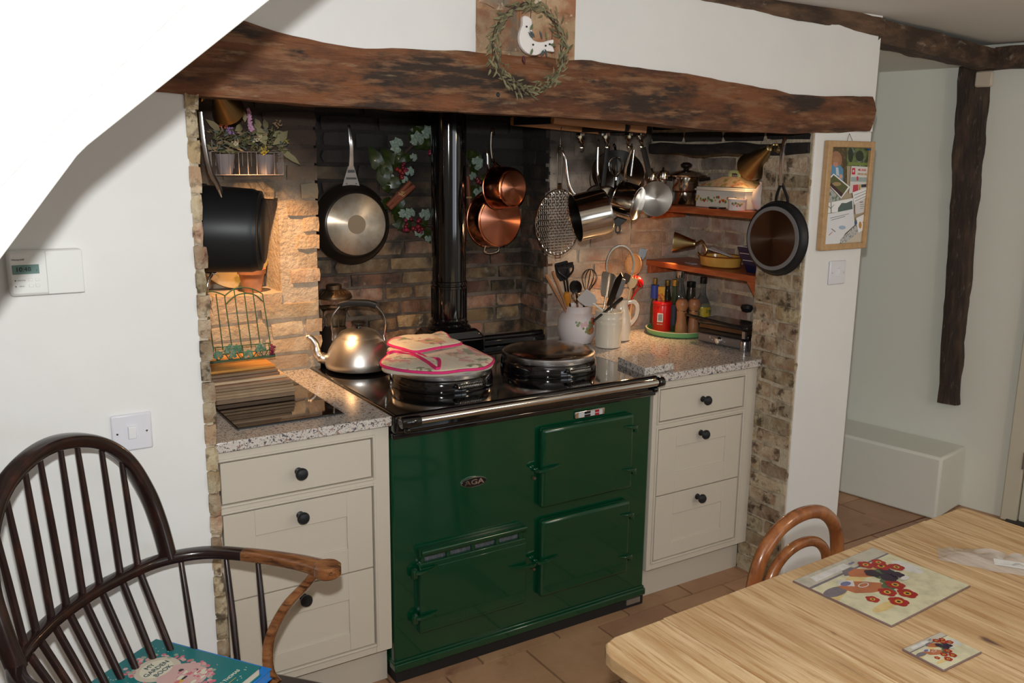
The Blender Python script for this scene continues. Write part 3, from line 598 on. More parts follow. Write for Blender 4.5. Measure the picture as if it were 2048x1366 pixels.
# ---------------------------------------------------------------- pans
def pan(name, label, cat, p, n, rr_, rb, h, outer, disc, inner=None, up=(0,0,1), lip=.003, handle=None, rnd=.012, group=None):
    """hanging pan: +Z of the thing is its base, the mouth faces the other way"""
    t = T(name, label, cat, face(p, n, up), group)
    m = MB(); m.lathe([(.0001,-.0015),(rb-rnd,-.0015),(rb-rnd*.3,-rnd*.3-.0015),(rb+ (rr_-rb)*.15,-h*.15-.003),(rr_,-h),(rr_+lip,-h-.001),(rr_+lip,-h-.003),(rr_-.002,-h-.002),(rb-.004,-.006),(.0001,-.006)], 56, c0=False, c1=False)
    O('body', m, outer, t)
    if disc: m = MB(); dr = rb-rnd*1.05; m.lathe([(dr,-.002),(dr,.0025),(dr-.0015,.0035),(.0001,.0035)], 56, c0=False, c1=False); O('base_disc', m, disc, t)
    return t
def arc_handle(t, pts, sec, mt, name='handle', n=10, up=(0,0,1)):
    m = MB(); P = cr(pts, 8); k = len(P)
    rs = [tuple(sec[min(int(i/(k-1)*(len(sec)-1)), len(sec)-2)][c]*(1-f)+sec[min(int(i/(k-1)*(len(sec)-1))+1, len(sec)-1)][c]*f for c in (0,1)) for i in range(k) for f in [(i/(k-1)*(len(sec)-1)) % 1 if i < k-1 else 1]]
    m.sweep(P, rs, n, up=up); return O(name, m, mt, t)
# big black saucepan at the left, seen from its side
p = at(527,462,y=.16); n = toward(p, 82, -2); n = V((n.x, n.y, n.z)).normalized()
SPP, SPN = p, n; sp = pan('saucepan', 'large black saucepan hanging sideways under the beam at the left', 'pan', p, n, .118, .112, .165, anod, anod, rnd=.022)
m = MB(); m.lathe([(.1175,-.150),(.1215,-.151),(.1215,-.168),(.1175,-.169)], 56, c0=False, c1=False); O('rim', m, anod, sp)
iv = face(SPP, SPN, (0,0,1)).inverted(); arc_handle(sp, [iv @ q for q in (at(444,390,y=.10), at(436,372,y=.09), at(420,340,y=.06), at(409,290,y=.05), at(404,250,y=.05), at(402,224,y=.05))], [(.013,.003),(.010,.005),(.007,.006),(.0065,.006),(.008,.005)], hsteel)
m = MB(); m.box(-.018,.018,-.122,-.116,-.160,-.125); O('helper_bracket', m, chrome, sp, bevel=.002)
arc_handle(sp, [iv @ q for q in (at(424,548,y=.09), at(417,562,y=.08), at(413,590,y=.08), at(420,606,y=.10))], [(.007,.003),(.007,.003)], steel, 'helper_handle')
# big frying pan on the sooty wall
p = at(713,449,y=.775)
fp = pan('frying_pan', 'large black frying pan with a steel base disc, left of the flue', 'pan', p, (-.03,-1,.03), .147, .122, .052, flat('fry_outer', (.028,.020,.015), .28, metal=.3), pandisc, rnd=.010)
m = MB(); m.lathe([(.034,.0036),(.034,.0042),(.0001,.0042)], 40, c1=False); O('stamp', m, flat('stamp_dark', (.20,.15,.10), .4, metal=1), fp)
m = MB(); m.add([(-.034,.136,-.046),(.034,.136,-.046),(.012,.208,-.040),(-.012,.208,-.040),(-.034,.136,-.040),(.034,.136,-.040),(.012,.208,-.034),(-.012,.208,-.034)], [(4,5,6,7),(0,3,2,1),(0,1,5,4),(1,2,6,5),(2,3,7,6),(3,0,4,7)]); O('handle_bracket', m, flat('bracket_steel',(.30,.27,.25),.45,metal=.6), fp, bevel=.002)
m = MB()
for a, b, y0, y1 in ((.020,.018,.160,.167),(.014,.012,.184,.194)): m.add([(-a,y0,-.0335),(a,y0,-.0335),(b,y1,-.0335),(-b,y1,-.0335)], [(0,1,2,3)])
O('bracket_slot', m, blk, fp, smooth=0)
m = MB()
for x in (-.018,.018): m.sphere(.003, (x,.145,-.038), 8)
O('rivet', m, steel, fp)
arc_handle(fp, [(0,.200,-.038),(0,.24,-.030),(-.003,.29,-.020),(-.006,.335,-.024),(-.007,.348,-.030)], [(.010,.004),(.0085,.006),(.0075,.006),(.006,.005)], hsteel)
# copper pans
p = at(1001,440,y=.66)
cp = pan('copper_pan', 'larger copper pan hanging low, its brushed base facing out', 'pan', p, (.10,-1,-.02), .108, .104, .065, copper, copperb, rnd=.008, group='copper pans right of the flue')
arc_handle(cp, [(0,.104,-.055),(-.008,.15,-.070),(-.012,.235,-.072),(-.016,.262,-.075)], [(.008,.003),(.006,.003),(.007,.003)], chrome)
arc_handle(cp, [(-.030,-.098,-.05),(-.034,-.125,-.055),(0,-.133,-.056),(.034,-.125,-.055),(.030,-.098,-.05)], [(.0035,.0035),(.0035,.0035)], chrome, 'helper_handle')
p = at(1027,375,y=.575)
cp = pan('copper_pan', 'smaller copper pan hanging over the upper edge of the larger one', 'pan', p, (.22,-1,.04), .080, .074, .078, copper, copperb, rnd=.012, group='copper pans right of the flue')
arc_handle(cp, [(-.01,.078,-.070),(-.02,.10,-.085),(-.030,.15,-.085),(-.030,.205,-.080),(-.022,.215,-.080),(-.020,.20,-.080)], [(.009,.003),(.006,.003),(.006,.002)], chrome)
# frying pan on the pillar
p = at(1545,477,x=1.452)
jp = pan('frying_pan', 'smaller dark frying pan hanging on the brick pillar by a forked handle', 'pan', p, (-1,-.04,.02), .130, .123, .024, anod, None, rnd=.010)
m = MB(); m.lathe([(.1125,-.001),(.1125,.0025),(.0001,.0025)], 56, c1=False); O('grey_ring', m, flat('ring_grey', (.20,.19,.19), .5), jp)
m = MB(); m.lathe([(.099,.002),(.099,.004),(.0001,.004)], 56, c1=False); O('base_disc', m, darkdisc, jp)
for s in (-1, 1): arc_handle(jp, [(s*.026,.126,-.034),(s*.022,.150,-.030),(0,.196,-.022)], [(.005,.003),(.005,.003)], iron, 'fork')
arc_handle(jp, [(0,.186,-.022),(.001,.22,-.018),(.004,.28,-.010),(.004,.335,-.014),(0,.352,-.022)], [(.006,.005),(.0075,.006),(.0085,.006),(.006,.004)], hsteel)
# ---------------------------------------------------------------- pot rack
YR = .31; A = at(1105,241,y=YR); B = at(1290,261,y=YR)
rk = T('pot_rack', 'beech pan rack with chrome hooks hung under the beam', 'rack', A); d = B-A
m = MB(); m.sweep([(0,0,.004), d*.755+V((0,0,.004))], [(.010,.015)]*2, 12, up=(0,0,1)); m.sweep([d*.815+V((0,0,.004)), d+V((0,0,.004))], [(.010,.015)]*2, 12, up=(0,0,1)); O('front_bar', m, rackw, rk)
m = MB(); m.sweep([V((0,.26,.004)), d+V((0,.26,.004))], [(.010,.015)]*2, 12, up=(0,0,1)); O('rear_bar', m, rackw, rk)
for f in (.03,.785,.98): m = MB(); m.box(d.x*f-.011, d.x*f+.011, -.004, .264, d.z*f-.010, d.z*f+.016); O('cross_bar', m, blk, rk, bevel=.002)
m = MB()
for f in (.03,.785,.98): m.sweep([d*f+V((0,.13,.01)), d*f+V((0,.13,.13))], .003, 6)
O('hanger_rod', m, steel, rk)
hooks = []
for u, off in ((1161,0),(1212,.0),(1258,0),(1281,-.0)):
    q = at(u, 262, y=YR)-A; h = MB(); h.box(q.x-.009, q.x+.009, -.013, .013, q.z-.016, q.z-.006); hk = O('hook_clip', h, chrome, rk, bevel=.001)
    sg = -1 if u == 1258 else 1
    h = MB(); h.sweep(cr([q+V((-.004*sg,0,-.016)), q+V((.004*sg,0,-.030)), q+V((.010*sg,-.004,-.044)), q+V((.004*sg,-.008,-.056)), q+V((-.005*sg,-.006,-.054))], 6), [(.0085,.0025)]*4+[(.006,.0025)]*6+[(.0035,.0025)]*15, 8, up=(0,1,0)); O('hook', h, flat('hook_chrome', (.75,.72,.60), .12, metal=1), rk)
    hooks.append(A+q+V((0,0,-.052)))
# woven wire splatter basket
p = at(1117,445,y=.42); X = face(p, toward(p, 48, 0))
sk = T('wire_skimmer', 'round woven wire grill basket on a long looped handle, hanging from the rack', 'utensil', X)
m = MB(); m.sweep([(.120*math.cos(2*PI*i/48), .120*math.sin(2*PI*i/48), 0) for i in range(48)], .0022, 6, closed=True); O('rim', m, steel, sk)
m = MB(); k = 11
for i in range(-k, k+1):
    x = i*.0102; L = math.sqrt(max(0, .119**2-x*x)); ns = max(4, int(L*2/.0102)*1)
    if L < .01: continue
    for v in (0, 1):
        P = [(V((x, -L+2*L*j/ns, .0024*(1 if (j+i+v) % 2 else -1))) if v else V((-L+2*L*j/ns, x, .0024*(1 if (j+i) % 2 else -1)))) for j in range(ns+1)]
        m.sweep(P, .0015, 4, cap=False)
O('woven_mesh', m, steel, sk)['kind'] = 'stuff'
m = MB()
for s in (-1, 1): m.sweep(cr([(s*.013,.118,0),(s*.012,.150,0),(s*.013,.22,0),(s*.011,.262,0),(s*.004,.275,0),(0,.276,0)], 6), .0019, 6)
m.box(-.012,.012,.118,.142,-.0012,.0012); O('handle', m, chrome, sk)
m = MB(); m.sweep([(-.016,-.118,0),(-.013,-.130,.0),(.013,-.130,0),(.016,-.118,0)], .002, 6); O('rest', m, chrome, sk)
m = MB(); m.sweep([(0,.270,0),(0,.31,0),(.004,.34,.0)], .0012, 5); O('hanging_loop', m, steel, sk)
# steel saucepans on the rack
def steel_pan(label, p, n, r, h, hl, disc=steelb, name='saucepan', hx=0, mt=steel):
    t = pan(name, label, 'pan', p, n, r, r-.001, h, mt, disc, rnd=.006, lip=.0025, group='steel pans hung from the rack')
    arc_handle(t, [(hx,r,-h+.012),(hx-.002,r+.012,-h+.004),(hx-.006,r+.05,-h-.004),(hx-.010,r+hl*.8,-h),(hx-.008,r+hl,-h-.004)], [(.006,.004),(.005,.0035),(.006,.0035),(.0035,.0028)], chrome); return t
p = at(1212,422,y=.27); steel_pan('deep shiny steel saucepan tipped open to the left, next to the wire grill', p, toward(p, 106, 13), .084, .112, .16)
p = at(1199,404,y=.45); steel_pan('steel pan half hidden behind the deep shiny saucepan', at(1216,408,y=.40), toward(p, 30, 0), .068, .07, .17)
p = at(1276,408,y=.34); steel_pan('small shiny steel saucepan turned sideways, between the deep one and the round lid', p, toward(p, 70, -14), .067, .078, .14)
p = at(1245,350,y=.55); steel_pan('large steel pan hanging behind the others, high on the rack', at(1236,345,y=.52), toward(p, 5, 30), .105, .06, .06, disc=steelb)
p = at(1312,398,y=.33); 
t = T('pan_lid', 'round brushed steel pan lid at the right end of the rack', 'lid', face(p, toward(p, -18, 6)), None)
m = MB(); m.lathe([(.0001,-.004),(.050,-.004),(.060,-.002),(.065,.003),(.066,.006),(.063,.0055),(.056,.001),(.0001,-.001)], 48, c0=False, c1=False); O('disc', m, steelb, t)
m = MB(); m.sweep([(0,.062,.003),(0,.074,.004),(-.004,.086,.004)], .0022, 6); O('loop', m, chrome, t)
t = T('roasting_fork', 'black handled flat pan with two rim lugs hanging behind the saucepans', 'utensil', face(at(1228,440,y=.50), toward(at(1228,440,y=.50), 0)))
m = MB(); m.prism([(-.05,.10),(.06,.10),(.05,.0),(.022,-.024),(-.022,-.024),(-.045,0)], -.003, .003); O('plate', m, blackm, t, bevel=.002)
m = MB()
for s in (-1, 1): m.sweep(cr([(s*.012,-.022,0),(s*.010,-.045,0),(s*.018,-.050,0),(s*.026,-.042,0),(s*.024,-.02,0)], 5), .004, 6)
O('lug', m, blackm, t)
# dark flat handles seen between the pans
for (u0,v0,u1,v1,y,wd,lab,mt_) in ((1215,285,1206,372,.34,.009,'black flat spatula handle hanging second on the rack',blackm),(1268,300,1262,352,.35,.004,'thin steel ladle handle hanging from the rack in front',chrome),(1287,296,1300,352,.40,.012,'dark broad spatula hanging under the right-hand hooks',blackm)):
    a, b = at(u0,v0,y=y), at(u1,v1,y=y); o = MB(); o.sweep([(0,0,0),(b-a)*.5,(b-a)], [(wd,.003),(wd,.0035),(wd*1.1,.003)], 10, up=(0,-1,0)); q = O('spatula', o, mt_, loc=a); tag(q, lab, 'utensil')
t = T('whisk', 'looped wire whisk head hanging upside down behind the rack hooks', 'utensil', face(at(1232,330,y=.42), toward(at(1232,330,y=.42)))); m = MB()
for k_ in range(4):
    a = PI*k_/4; c, s_ = math.cos(a), math.sin(a); m.sweep(cr([(.002*c,-.045,.002*s_),(.022*c,-.02,.022*s_),(.025*c,.012,.025*s_),(0,.032,0),(-.025*c,.012,-.025*s_),(-.022*c,-.02,-.022*s_),(-.002*c,-.045,-.002*s_)], 5), .0011, 5)
O('wires', m, chrome, t); m = MB(); m.sweep([(0,-.045,0),(0,-.10,0)], .006, 8); O('grip', m, chrome, t)
# little chrome cups seen behind, on the shelf end
for i, (u, v) in enumerate(((1275,350),(1302,352),(1326,350))):
    q = at(u, v, y=.60); m = MB(); m.lathe([(.020,0),(.0245,.004),(.026,.03),(.024,.036),(.010,.040),(.006,.052),(.0001,.053)], 24)
    m.box(-.02,.02,-.003,.003,-.012,.0); o = O('steel_jar', m, steel, loc=(q.x, q.y, q.z-.02)); tag(o, ('small steel jar with a knob, %s of three by the upper shelf' % ('leftmost','middle one','rightmost')[i]), 'jar', 'small steel jars in the back corner')
m = MB(); q = at(1300,362,y=.60); m.box(-.115,.10,-.012,.04,-.008,0); o = O('narrow_ledge', m, shelf_m, loc=(q.x,q.y,q.z-.03)); tag(o, 'narrow brown ledge carrying small steel jars in the back corner', 'ledge')
# ---------------------------------------------------------------- upper shelf things
p = at(1369,404,x=1.615); X = Tr((p.x,p.y,ZU+.0005))
t = T('stockpot', 'shiny steel stockpot with a black knobbed lid on the upper shelf', 'pot', X)
m = MB(); m.lathe([(.050,0),(.056,.004),(.044,.020),(.042,.052),(.050,.056),(.0525,.060),(.0525,.112),(.055,.115)], 48); O('body', m, steel, t)
m = MB(); m.lathe([(.060,.114),(.088,.118),(.090,.122),(.060,.135),(.025,.143),(.0001,.145)], 48, c0=False); O('lid', m, steel, t)
m = MB(); m.lathe([(.012,.144),(.010,.150),(.022,.158),(.024,.166),(.014,.174),(.0001,.175)], 24); O('knob', m, blk, t)
m = MB(); dd = V((.75,-.66,0))
for s in (-1, 1): m.sweep(cr([dd*s*.054+V((0,0,.105)), dd*s*.085+V((0,0,.108)), dd*s*.100+V((0,0,.112))], 5), .006, 8)
O('handle', m, blk, t)
a = at(1392,405,x=1.60); 
t = T('casserole', 'white rectangular floral casserole with a painted lid on the upper shelf', 'dish', Tr((1.632, .315, ZU+.0005)))
m = MB(); m.box(-.075,.075,-.150,.118,0,.082); m.box(-.081,.081,-.156,.124,.066,.074); O('dish', m, flat('casserole_white', (.68,.66,.60), .15, coat=.4), t, bevel=.010)
m = MB(); vs = [(-.078,-.152,.083),(.078,-.152,.083),(.078,.120,.083),(-.078,.120,.083),(-.03,-.06,.122),(.03,-.06,.122),(.03,.03,.122),(-.03,.03,.122)]; m.add(vs, [(0,3,2,1),(0,1,5,4),(1,2,6,5),(2,3,7,6),(3,0,4,7),(4,5,6,7)]); O('lid', m, mat('casserole_lid', (.46,.37,.25), .2, coat=.4, layers=[(22,None,.5,.62,(.36,.14,.06),'noise',4),(30,None,.56,.66,(.20,.22,.08),'noise',4)]), t, bevel=.008)
m = MB(); m.sweep(cr([(0,-.040,.120),(0,-.036,.138),(0,-.015,.142),(0,.006,.138),(0,.010,.120)], 5), [(.007,.005)]*21, 8, up=(1,0,0)); O('lid_handle', m, flat('pale_green', (.30,.38,.20), .25, coat=.3), t)
m = MB(); rr = random.Random(5)
for i in range(34):
    y = -.145+.26*i/33+rr.uniform(-.003,.003); z_ = .034+rr.uniform(-.008,.010); c = rr.choice((0,1,1,2)); m.sphere(rr.uniform(.004,.007), (-.0755,y,z_), 6, c, (.12,1,1))
O('flower_band', m, [flat('fl_red',(.45,.05,.03)), flat('fl_green',(.13,.20,.06)), flat('fl_ochre',(.50,.30,.06))], t)
p = at(1474,412,x=1.535); t = T('ramekin', 'small floral white ramekin in front of the casserole', 'dish', Tr((p.x,p.y,ZU+.0005)))
m = MB(); m.lathe([(.033,0),(.034,.004),(.035,.036),(.037,.038),(.037,.043),(.034,.044),(.032,.038),(.031,.006),(.0001,.005)], 36); O('bowl', m, pinkcer, t)
m = MB(); d_ = toward(p)
for a, z_, c in ((-.35,.022,0),(-.15,.028,1),(0,.018,0),(.12,.026,2),(.3,.020,1),(.5,.025,2),(-.5,.026,1)):
    q = V((d_.x,d_.y,0)); q.rotate(Quaternion((0,0,1), a)); m.sphere(.0045, q*.0352+V((0,0,z_)), 6, c, (1,1,1.1))
O('painted_flowers', m, [flat('fl_pink',(.62,.25,.18)), flat('fl_green',(.13,.20,.06)), flat('fl_ochre',(.50,.30,.06))], t)
p = at(1506,400,x=1.60); t = T('round_jug', 'pale pink rounded vase at the pillar end of the upper shelf', 'vase', Tr((1.60,.115,ZU+.0005)))
m = MB(); m.lathe([(.020,0),(.034,.010),(.044,.035),(.042,.065),(.026,.088),(.016,.100),(.018,.108),(.014,.108)], 36, c1=False); O('body', m, pinkcer, t)
m = MB(); m.lathe([(.034,0),(.036,.002),(.036,.006),(.0001,.006)], 24); q = at(1432,407,x=1.535); o = O('black_coaster', m, blk, loc=(q.x+.012,q.y,ZU+.0008)); tag(o, 'flat black round coaster lying at the edge of the upper shelf', 'coaster')
# ---------------------------------------------------------------- lower shelf things
p = at(1436,512,x=1.585); t = T('oval_dish', 'yellow glazed oval dish with a brown rim on the lower shelf', 'dish', Tr((1.600,p.y,ZL+.0005)))
m = MB(); m.lathe([(.060,0),(.070,.006),(.074,.034),(.077,.042),(.075,.046),(.070,.043),(.066,.012),(.0001,.010)], 40, sx=.95, sy=1.28); O('dish', m, mat('yellow_dish', (.62,.34,.07), .2, coat=.4, layers=[(3,None,.5,.7,(.55,.28,.05),'noise')]), t)
m = MB(); m.lathe([(.0755,.0395),(.0785,.044),(.075,.047),(.071,.044)], 40, sx=.95, sy=1.28, c0=False, c1=False); O('rim', m, flat('brown_glaze', (.25,.07,.02), .2, coat=.5), t)
m = MB(); m.prism([(0,0),(.005,.11),(-.04,.10),(-.012,.0)], 0, .0015); o = O('folded_paper', m, paper, X=Tr((1.59,p.y-.075,ZL+.049), .12) @ Matrix.Rotation(R(14),4,'X')); tag(o, 'sheet of white paper slanting out of the yellow oval dish', 'paper')
for i in range(3):
    z0 = ZL+.0005+i*.026; t = T('loaf_tin', ('lowest','middle','topmost')[i]+' of the three nested navy tins on the lower shelf', 'tin', Tr((1.600-.006*i, .110+.012*i, z0)), 'nested navy tins on the lower shelf')
    m = MB(); f = 1; vs = []
    for (a, b, z_) in ((.040,.030,0),(.050,.040,.046)): vs += [(-a,-b,z_),(a,-b,z_),(a,b,z_),(-a,b,z_)]
    m.add(vs, [(3,2,1,0),(0,1,5,4),(1,2,6,5),(2,3,7,6),(3,0,4,7)]); O('tin', m, navy, t, bevel=.003)
    m = MB(); m.sweep([(-.050,-.040,.047),(.050,-.040,.047),(.050,.040,.047),(-.050,.040,.047)], .0018, 6, closed=True); O('rim', m, flat('enamel_rim', (.55,.50,.48), .3), t)
m = MB(); m.box(-.03,.03,-.012,.012,0,.003); q = at(1378,519,x=1.55); o = O('phone_cradle', m, flat('pale_card', (.42,.42,.44), .3), X=Tr((q.x+.012,q.y,ZL+.001), 1.3)); tag(o, 'small pale flat card lying on the lower shelf beside the lamp foot', 'card')
# ---------------------------------------------------------------- worktop right
ZT = .8558
def jar(name, label, cat, c, prof, mt, hole=.006, n=48): 
    t = T(name, label, cat, Tr((c[0],c[1],ZT))); r1, z1 = prof[-1]
    m = MB(); m.lathe(prof+[(r1-.004,z1+.001),(r1-.008,z1-.02),(prof[0][0]*.85,hole),(.0001,hole)], n, c1=False); O('body', m, mt, t); return t
C1 = (1.078,.566); j1 = jar('utensil_jar', 'bulbous pink-white pottery jar painted with apples, full of utensils', 'jar', C1, [(.052,0),(.060,.003),(.076,.030),(.0815,.062),(.078,.096),(.066,.118),(.0585,.124),(.0585,.146),(.061,.150)], pinkcer)
d_ = toward((C1[0],C1[1],0)); m = MB()
def onjar(R_, ang, z_): q = V((d_.x,d_.y,0)); q.rotate(Quaternion((0,0,1), R(ang))); return q*R_+V((0,0,z_))
for ang, z_, r_, c, e in ((40,.062,.019,0,1),(52,.094,.014,0,1.2),(30,.080,.006,2,1),(22,.085,.006,2,1),(16,.078,.006,2,1),(25,.092,.005,2,1),(12,.088,.005,2,1),(36,.075,.007,1,1),(30,.066,.006,1,1),(40,.090,.006,1,1),(46,.078,.006,1,1),(2,.083,.005,1,1),(6,.092,.004,1,1),(-2,.094,.004,1,1),(27,.057,.005,1,1),(34,.052,.004,1,1),(18,.070,.004,1,1)):
    q = onjar(.0795 if z_ < .09 else .0775, ang, z_); r_ *= 1 if c == 0 else 1.35; m.sphere(r_, (q.x,q.y,q.z), 10, c, (1,1,e))
# flatten the painting onto the glaze
m.v = [tuple(V((v[0],v[1],0)).normalized()*min(math.hypot(v[0],v[1]), (.0822 if v[2] < .075 else .0806-(v[2]-.075)*.1))+V((0,0,v[2]))) for v in m.v]
O('painted_fruit', m, [mat('apple_paint', (.42,.05,.05), .2, coat=.4, layers=[(30,None,.45,.65,(.55,.30,.10),'noise')]), flat('fruit_leaf',(.22,.28,.12),.3), flat('blossom',(.66,.42,.42),.3)], j1)
C2 = (1.135,.438); j2 = jar('utensil_jar', 'straight cream stoneware jar with ringed neck, full of steel utensils', 'jar', C2, [(.046,0),(.050,.003),(.052,.05),(.0525,.090),(.0535,.094),(.0525,.098),(.0525,.110),(.054,.114),(.0525,.118),(.0515,.132),(.055,.138),(.054,.142)], creamcer)
d_ = toward((C2[0],C2[1],0))
for i, ch in enumerate('LE CREUSET'):
    ang = (i-4.5)*9.2; q = V((d_.x,d_.y,0)); q.rotate(Quaternion((0,0,1), R(ang)))
    if ch != ' ': text('embossed_letter', ch, .011, face(q*.0526+V((0,0,.104)), q), creamcer, j2, ext=.0008)
C3 = (1.258,.515); j3 = T('utensil_jug', 'tall cream jug with a curved handle, right of the straight cream jar', 'jug', Tr((C3[0],C3[1],ZT)))
m = MB(); m.lathe([(.036,0),(.042,.004),(.043,.06),(.040,.100),(.030,.130),(.026,.150),(.031,.168),(.028,.168),(.022,.148),(.034,.06),(.030,.006),(.0001,.006)], 40, c1=False); O('body', m, creamcer, j3)
rt_ = V((.80,-.60,0)); m = MB(); m.sweep(cr([rt_*.026+V((0,0,.155)), rt_*.052+V((0,0,.158)), rt_*.066+V((0,0,.135)), rt_*.060+V((0,0,.095)), rt_*.036+V((0,0,.062))], 7), [(.008,.005)]*29, 10, up=(.6,.8,0)); O('handle', m, creamcer, j3)
# utensils: (px foot on jar rim) -> (px tip), plane depth y
ROTU = {'turner': 32, 'knife': -35, 'slotted_spatula': 20}
def util(kind, label, u0, v0, u1, v1, y0, y1, mt_, hm=None, s=1.0, r_=.004):
    a, b = at(u0,v0,y=y0), at(u1,v1,y=y1); ax = (b-a).normalized(); a = a-ax*.07; L = (b-a).length
    t = T(kind, label, 'utensil', face(a, ax, up=toward(a, ROTU.get(kind, 0)))); hm = hm or mt_   # +Z up the handle, +Y to the viewer
    if kind == 'wooden_spoon_handle': 
        m = MB(); m.lathe([(.004,0),(.005,L*.5),(.0075,L*.9),(.006,L-.004),(.0001,L)], 10); O('shaft', m, mt_, t); return t
    hl = {'spoon':.055,'ladle':.05,'spatula':.075,'slotted_spatula':.09,'whisk':.10,'sieve':.0,'turner':.11,'spaghetti_server':.055,'masher':.06,'fork':.08,'knife':.14,'rolling_handle':.06}[kind]*s
    m = MB(); m.lathe([(r_,0),(r_,max(.02,L-hl)),(r_*.8,L-hl+.004)], 10, sy=.7); O('handle', m, mt_, t); z0 = L-hl; m = MB()
    if kind in ('spoon','ladle'):
        dp = .35 if kind == 'spoon' else .8
        pr = [(.0001,-dp)]+[(math.sin(PI/2*i/6), -dp*math.cos(PI/2*i/6)) for i in range(1, 7)]
        m.lathe([(r*hl*.5*(.72 if kind == 'spoon' else 1), z*hl*.5) for r, z in pr]+[(r*hl*.5*(.72 if kind == 'spoon' else 1)*.94, z*hl*.5+.0015) for r, z in reversed(pr)], 24, X=(Matrix.Translation((0,0,z0+hl*.5)) @ Matrix.Rotation(-PI/2,4,'X') @ Matrix.Diagonal((1, 1.35, 1, 1))) if kind == 'spoon' else (Matrix.Translation((.016,0,z0+hl*.35)) @ Matrix.Rotation(PI,4,'X') @ Matrix.Rotation(.35,4,'Y')), c0=False, c1=False); O('bowl', m, hm, t)
    elif kind in ('spatula','turner','slotted_spatula'):
        wd = .03*s if kind == 'spatula' else .036*s; M = Matrix(((1,0,0,0),(0,0,1,0),(0,1,0,z0),(0,0,0,1)))
        m.prism([(-wd*.55,-.004),(wd*.55,-.004),(wd,hl*.3),(wd,hl*.92),(wd*.85,hl),(-wd*.85,hl),(-wd,hl*.92),(-wd,hl*.3)], -.0018, .0018, X=M); O('blade', m, hm, t, bevel=.001)
        if kind == 'slotted_spatula':
            m = MB()
            for i in range(-2, 3): m.box(i*.012-.002, i*.012+.002, -.0026, .0026, z0+hl*.35, z0+hl*.85)
            O('slot', m, blackm, t)
    elif kind == 'whisk':
        for k_ in range(6):
            g = PI*k_/6; c, s_ = math.cos(g)*.03*s, math.sin(g)*.03*s; m.sweep(cr([(0,0,z0),(c,s_,z0+hl*.55),(c*.8,s_*.8,z0+hl*.85),(0,0,L),(-c*.8,-s_*.8,z0+hl*.85),(-c,-s_,z0+hl*.55),(0,0,z0)], 5), .0011, 5)
        O('wires', m, hm, t)
    elif kind == 'spaghetti_server':
        m.lathe([(.0001,0),(.016*s,.012*s),(.022*s,.03*s),(.021*s,.045*s)], 20, X=Matrix.Translation((0,0,z0)), c1=False, sy=.45)
        for i in range(-2, 3): m.sweep([(i*.009*s,0,z0+.04*s),(i*.011*s,.012*s,z0+.050*s),(i*.012*s,.022*s,z0+.048*s)], [.0035*s,.003*s,.002*s], 6); m.sweep([(i*.009*s,-.004,z0+.04*s),(i*.012*s,-.004*s,z0+.058*s)], [.0035*s,.0018*s], 6)
        O('head', m, hm, t)
    elif kind == 'masher':
        for i in range(5): m.box(-.036*s,.036*s,-.03+i*.013,-.025+i*.013, L-.006, L)
        m.sweep(cr([(0,0,z0),(-.03*s,0,z0+hl*.5),(-.034*s,0,L-.004)],5), .004, 6); m.sweep(cr([(0,0,z0),(.03*s,0,z0+hl*.5),(.034*s,0,L-.004)],5), .004, 6); m.sweep([(0,-.032,L-.003),(0,.03,L-.003)], .003, 6); O('head', m, hm, t)
    elif kind == 'fork':
        m.box(-.014*s,.014*s,-.002,.002,z0,z0+.03)
        for i in (-1,0,1): m.sweep([(i*.011*s,0,z0+.025),(i*.012*s,.003,z0+.055),(i*.011*s,0,L)], [.003,.0026,.0012], 6)
        O('tines', m, hm, t)
    elif kind == 'knife':
        M = Matrix(((1,0,0,0),(0,0,1,0),(0,1,0,z0),(0,0,0,1))); m.prism([(-.013,0),(.013,0),(.015,hl*.75),(.002,hl),(-.013,hl*.9)], -.001, .001, X=M); O('blade', m, hm, t)
    elif kind == 'rolling_handle':
        m.lathe([(.012*s,0),(.017*s,.012),(.017*s,hl-.012),(.012*s,hl)], 18, X=Matrix.Translation((0,0,z0)), sy=.7); O('grip', m, hm, t)
    return t
util('wooden_spoon_handle', 'leftmost reddish wooden spoon handle leaning out of the apple jar', 1126,612,1091,548,.56,.53, wood_sp)
util('wooden_spoon_handle', 'second reddish wooden spoon handle from the left in the apple jar', 1132,612,1105,542,.56,.54, wood_sp)
util('masher', 'black plastic masher with crossed bars, tallest thing in the apple jar', 1140,612,1130,530,.57,.56, blk, s=.9)
util('spoon', 'large black oval spoon drooping over the apple jar', 1155,612,1150,560,.56,.52, blk, s=1.25)
util('slotted_spatula', 'black slotted spatula at the back of the apple jar', 1136,612,1122,524,.585,.58, blk, s=.8)
util('rolling_handle', 'short orange wooden grip just above the rim of the apple jar', 1136,608,1133,585,.56,.55, flat('orange_wood',(.62,.25,.03),.35), s=.8)
util('whisk', 'small wire whisk at the right rim of the apple jar', 1154,608,1150,584,.55,.54, steel, s=.55)
util('whisk', 'black coated balloon whisk arching between the two jars', 1168,612,1182,538,.57,.56, blk, blk, s=1.0)
util('spatula', 'pale grey rubber scraper hanging over the gap between the jars', 1206,622,1163,588,.44,.44, whitep, flat('grey_rubber',(.50,.48,.48),.4), s=.95)
t = util('turner', 'broad curved steel slice standing in the cream jar', 1207,620,1218,545,.44,.46, steel, mat('worn_steel',(.38,.33,.29),.25,metal=1,layers=[(9,None,.45,.62,(.22,.17,.13),'noise')]), s=.85)
util('knife', 'long narrow steel palette knife slanting right out of the cream jar', 1214,622,1243,545,.43,.42, steel)
util('turner', 'pale steel fish slice at the right of the cream jar', 1222,622,1241,556,.45,.45, steel, flat('satin_steel',(.33,.32,.33),.3,metal=.9), s=.75)
